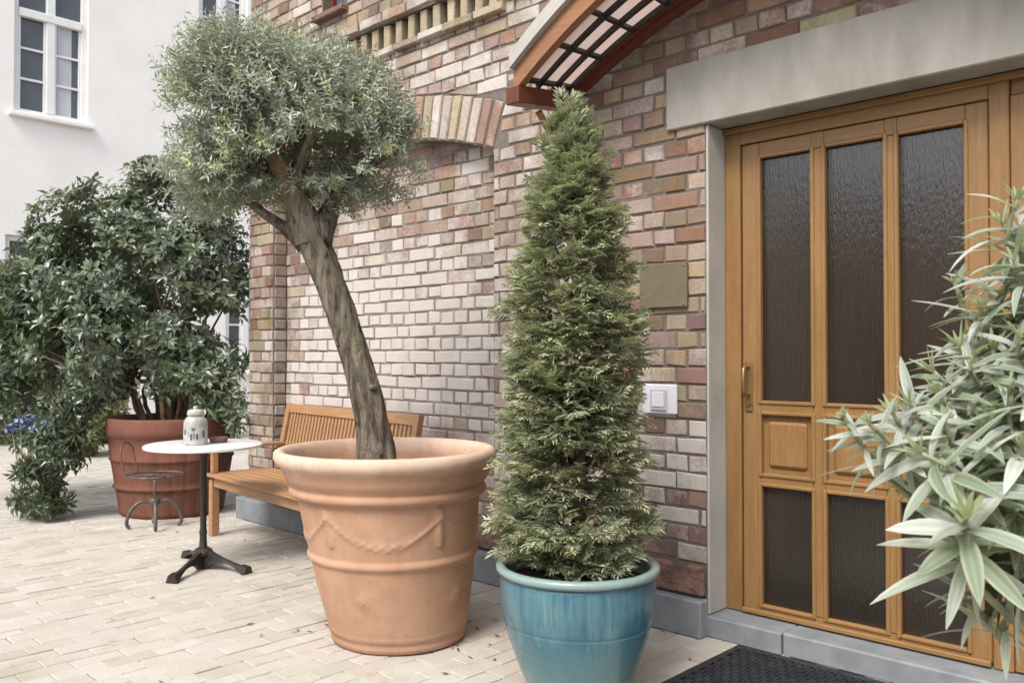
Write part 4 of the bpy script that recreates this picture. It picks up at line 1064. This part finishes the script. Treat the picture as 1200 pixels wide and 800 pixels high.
b.tube(curve([IC - RT * .17 - FH * .10 + UP * .395, IC - RT * .20 - FH * .11 + UP * .50, IC - RT * .215 - FH * .09 + UP * .60, IC - RT * .22 + UP * .64, IC - RT * .215 + FH * .09 + UP * .60, IC - RT * .20 + FH * .11 + UP * .50, IC - RT * .17 + FH * .10 + UP * .395], 30), .0055, 8)
b.build('backrest', M['steel'], ir, smooth=True)

# ------------------------------------------------------------------ white house across the yard
WXF = -15.0
wh = thing('plaster_house', 'tall white plastered house with white casement windows across the courtyard', 'building', (WXF, 2, 0))
WINS = [(.80, 1.92, 5.14, 7.95), (3.88, 5.0, 5.14, 7.95), (.70, 1.92, 1.0, 3.20), (4.30, 5.1, .95, 2.95), (-2.6, -1.4, 5.14, 7.95), (-2.6, -1.4, 1.0, 3.2)]
WINS = [(.80, 1.92, 5.16, 7.95), (3.86, 4.85, 7.08, 9.3), (.70, 1.92, 1.0, 3.20), (4.42, 5.3, 1.0, 2.95)]
b = MB(); ys = sorted({-14., 12.} | {w_[0] for w_ in WINS} | {w_[1] for w_ in WINS}); zs = sorted({0., 11.} | {w_[2] for w_ in WINS} | {w_[3] for w_ in WINS})
for i in range(len(ys) - 1):
    for j in range(len(zs) - 1):
        ym, zm = (ys[i] + ys[i + 1]) / 2, (zs[j] + zs[j + 1]) / 2
        if any(w_[0] < ym < w_[1] and w_[2] < zm < w_[3] for w_ in WINS): continue
        b.add([(WXF, ys[i], zs[j]), (WXF, ys[i + 1], zs[j]), (WXF, ys[i + 1], zs[j + 1]), (WXF, ys[i], zs[j + 1])], [(0, 1, 2, 3)])
for y0, y1, z0, z1 in WINS:                                 # reveals
    x0, x1 = WXF - .16, WXF
    b.add([(x0, y0, z0), (x1, y0, z0), (x1, y1, z0), (x0, y1, z0), (x0, y0, z1), (x1, y0, z1), (x1, y1, z1), (x0, y1, z1)], [(0, 1, 2, 3), (4, 7, 6, 5), (0, 4, 5, 1), (3, 2, 6, 7)])
b.box(WXF - 8, WXF - .5, -14, 12, 0, 11)
b.add([(WXF - .5, -14, 0), (WXF, -14, 0), (WXF, -14, 11), (WXF - .5, -14, 11), (WXF - .5, 12, 0), (WXF, 12, 0), (WXF, 12, 11), (WXF - .5, 12, 11)], [(0, 1, 2, 3), (5, 4, 7, 6), (3, 2, 6, 7)])
b.build('wall', M['plaster'], wh)
for wi, (y0, y1, z0, z1) in enumerate(WINS):
    big = z0 > 4; X0 = WXF - .14
    def fb(mb, a, c, d, e, x0=X0, x1=X0 + .07, ch=.008): mb.box(x0, x1, a, c, d, e, (1, 1, 1, 0), 0, ch)
    f = MB(); t = .085
    fb(f, y0, y0 + t, z0, z1); fb(f, y1 - t, y1, z0, z1); fb(f, y0 + t, y1 - t, z0, z0 + t); fb(f, y0 + t, y1 - t, z1 - t, z1)
    ym = (y0 + y1) / 2; tz = 6.78 if (big and z0 < 6) else z0 + (z1 - z0) * .68
    fb(f, ym - .065, ym + .065, z0 + t, z1 - t, X0 + .004, X0 + .085); fb(f, y0 + t, y1 - t, tz - .05, tz + .085, X0 + .008, X0 + .10)
    for a, c in ((y0 + t, ym - .065), (ym + .065, y1 - t)):
        fb(f, a, a + .035, z0 + t, tz - .05, X0 + .01, X0 + .05, .003); fb(f, c - .035, c, z0 + t, tz - .05, X0 + .01, X0 + .05, .003)
        hgt = tz - .05 - z0 - t
        for k in (1, 2): fb(f, a + .035, c - .035, z0 + t + hgt * k / 3 - .018, z0 + t + hgt * k / 3 + .018, X0 + .012, X0 + .045, .003)
    wf = f.build('window', M['white'], wh)
    p = MB(); p.box(X0 - .002, X0 + .006, y0 + .02, y1 - .02, z0 + .02, z1 - .02); sub(p, 'pane', M['winpane'], wf)
    s = MB(); s.box(WXF - .10, WXF + .10, y0 - .08, y1 + .08, z0 - .075, z0 - .004, ch=.01); sub(s, 'sill', M['plaster'], wf)
    if big:
        c = MB(); V = []; n = 40
        for i in range(n + 1):
            y = ym + .12 + (y1 - t - .12 - ym) * i / n * .62
            V += [(X0 + .0085 + .0012 * math.sin(i * 1.9), y, z0 + t), (X0 + .0085 + .0012 * math.sin(i * 1.9), y, tz - .05)]
        c.add(V, [(2 * i, 2 * i + 2, 2 * i + 3, 2 * i + 1) for i in range(n)]); sub(c, 'curtain', M['curtain'], wf, smooth=True)

# ------------------------------------------------------------------ unseen wall added behind the viewpoint, darkens what the door panes mirror
yw = thing('added_reflection_wall', 'unseen dark wall added opposite the wooden door to darken its pane reflections', 'wall', (0, -8.6, 0))
b = MB(); b.box(-5, 9, -8.8, -8.5, 0, 3.2); b.build('added_wall_body', M['redstone'], yw)
b = MB(); b.box(-5.05, 9.05, -8.86, -8.44, 3.203, 3.28, ch=.01); b.build('added_wall_top', M['granite'], yw)

# ------------------------------------------------------------------ light
SUNV = np.array((.16, -.76, .95)); SUNV = SUNV / np.linalg.norm(SUNV)
el = math.asin(SUNV[2]); az = math.atan2(SUNV[0], SUNV[1])
W = bpy.data.worlds.new('World'); SC.world = W; W.use_nodes = True; nt = W.node_tree
bg = nt.nodes['Background']; sky = nt.nodes.new('ShaderNodeTexSky'); sky.sky_type = 'NISHITA'; sky.sun_disc = False
sky.sun_elevation = el; sky.sun_rotation = az; sky.air_density = 1.0; sky.dust_density = 3.0; sky.ozone_density = .6
hs = nt.nodes.new('ShaderNodeHueSaturation'); hs.inputs['Saturation'].default_value = .4
nt.links.new(sky.outputs[0], hs.inputs['Color']); nt.links.new(hs.outputs[0], bg.inputs[0]); bg.inputs[1].default_value = .15
sl = bpy.data.lights.new('sun', 'SUN'); sl.energy = 1.7; sl.angle = math.radians(22); sl.color = (1.0, .95, .87)
so = bpy.data.objects.new('sun', sl); COL.objects.link(so); so.rotation_euler = Vector(SUNV).to_track_quat('Z', 'Y').to_euler()
vs = SC.view_settings; vs.view_transform = 'Standard'; vs.look = 'None'; vs.gamma = 1; vs.exposure = .95; vs.use_curve_mapping = False
SC.cycles.use_denoising = True
SC.cycles.max_bounces = 8; SC.cycles.sample_clamp_indirect = 6
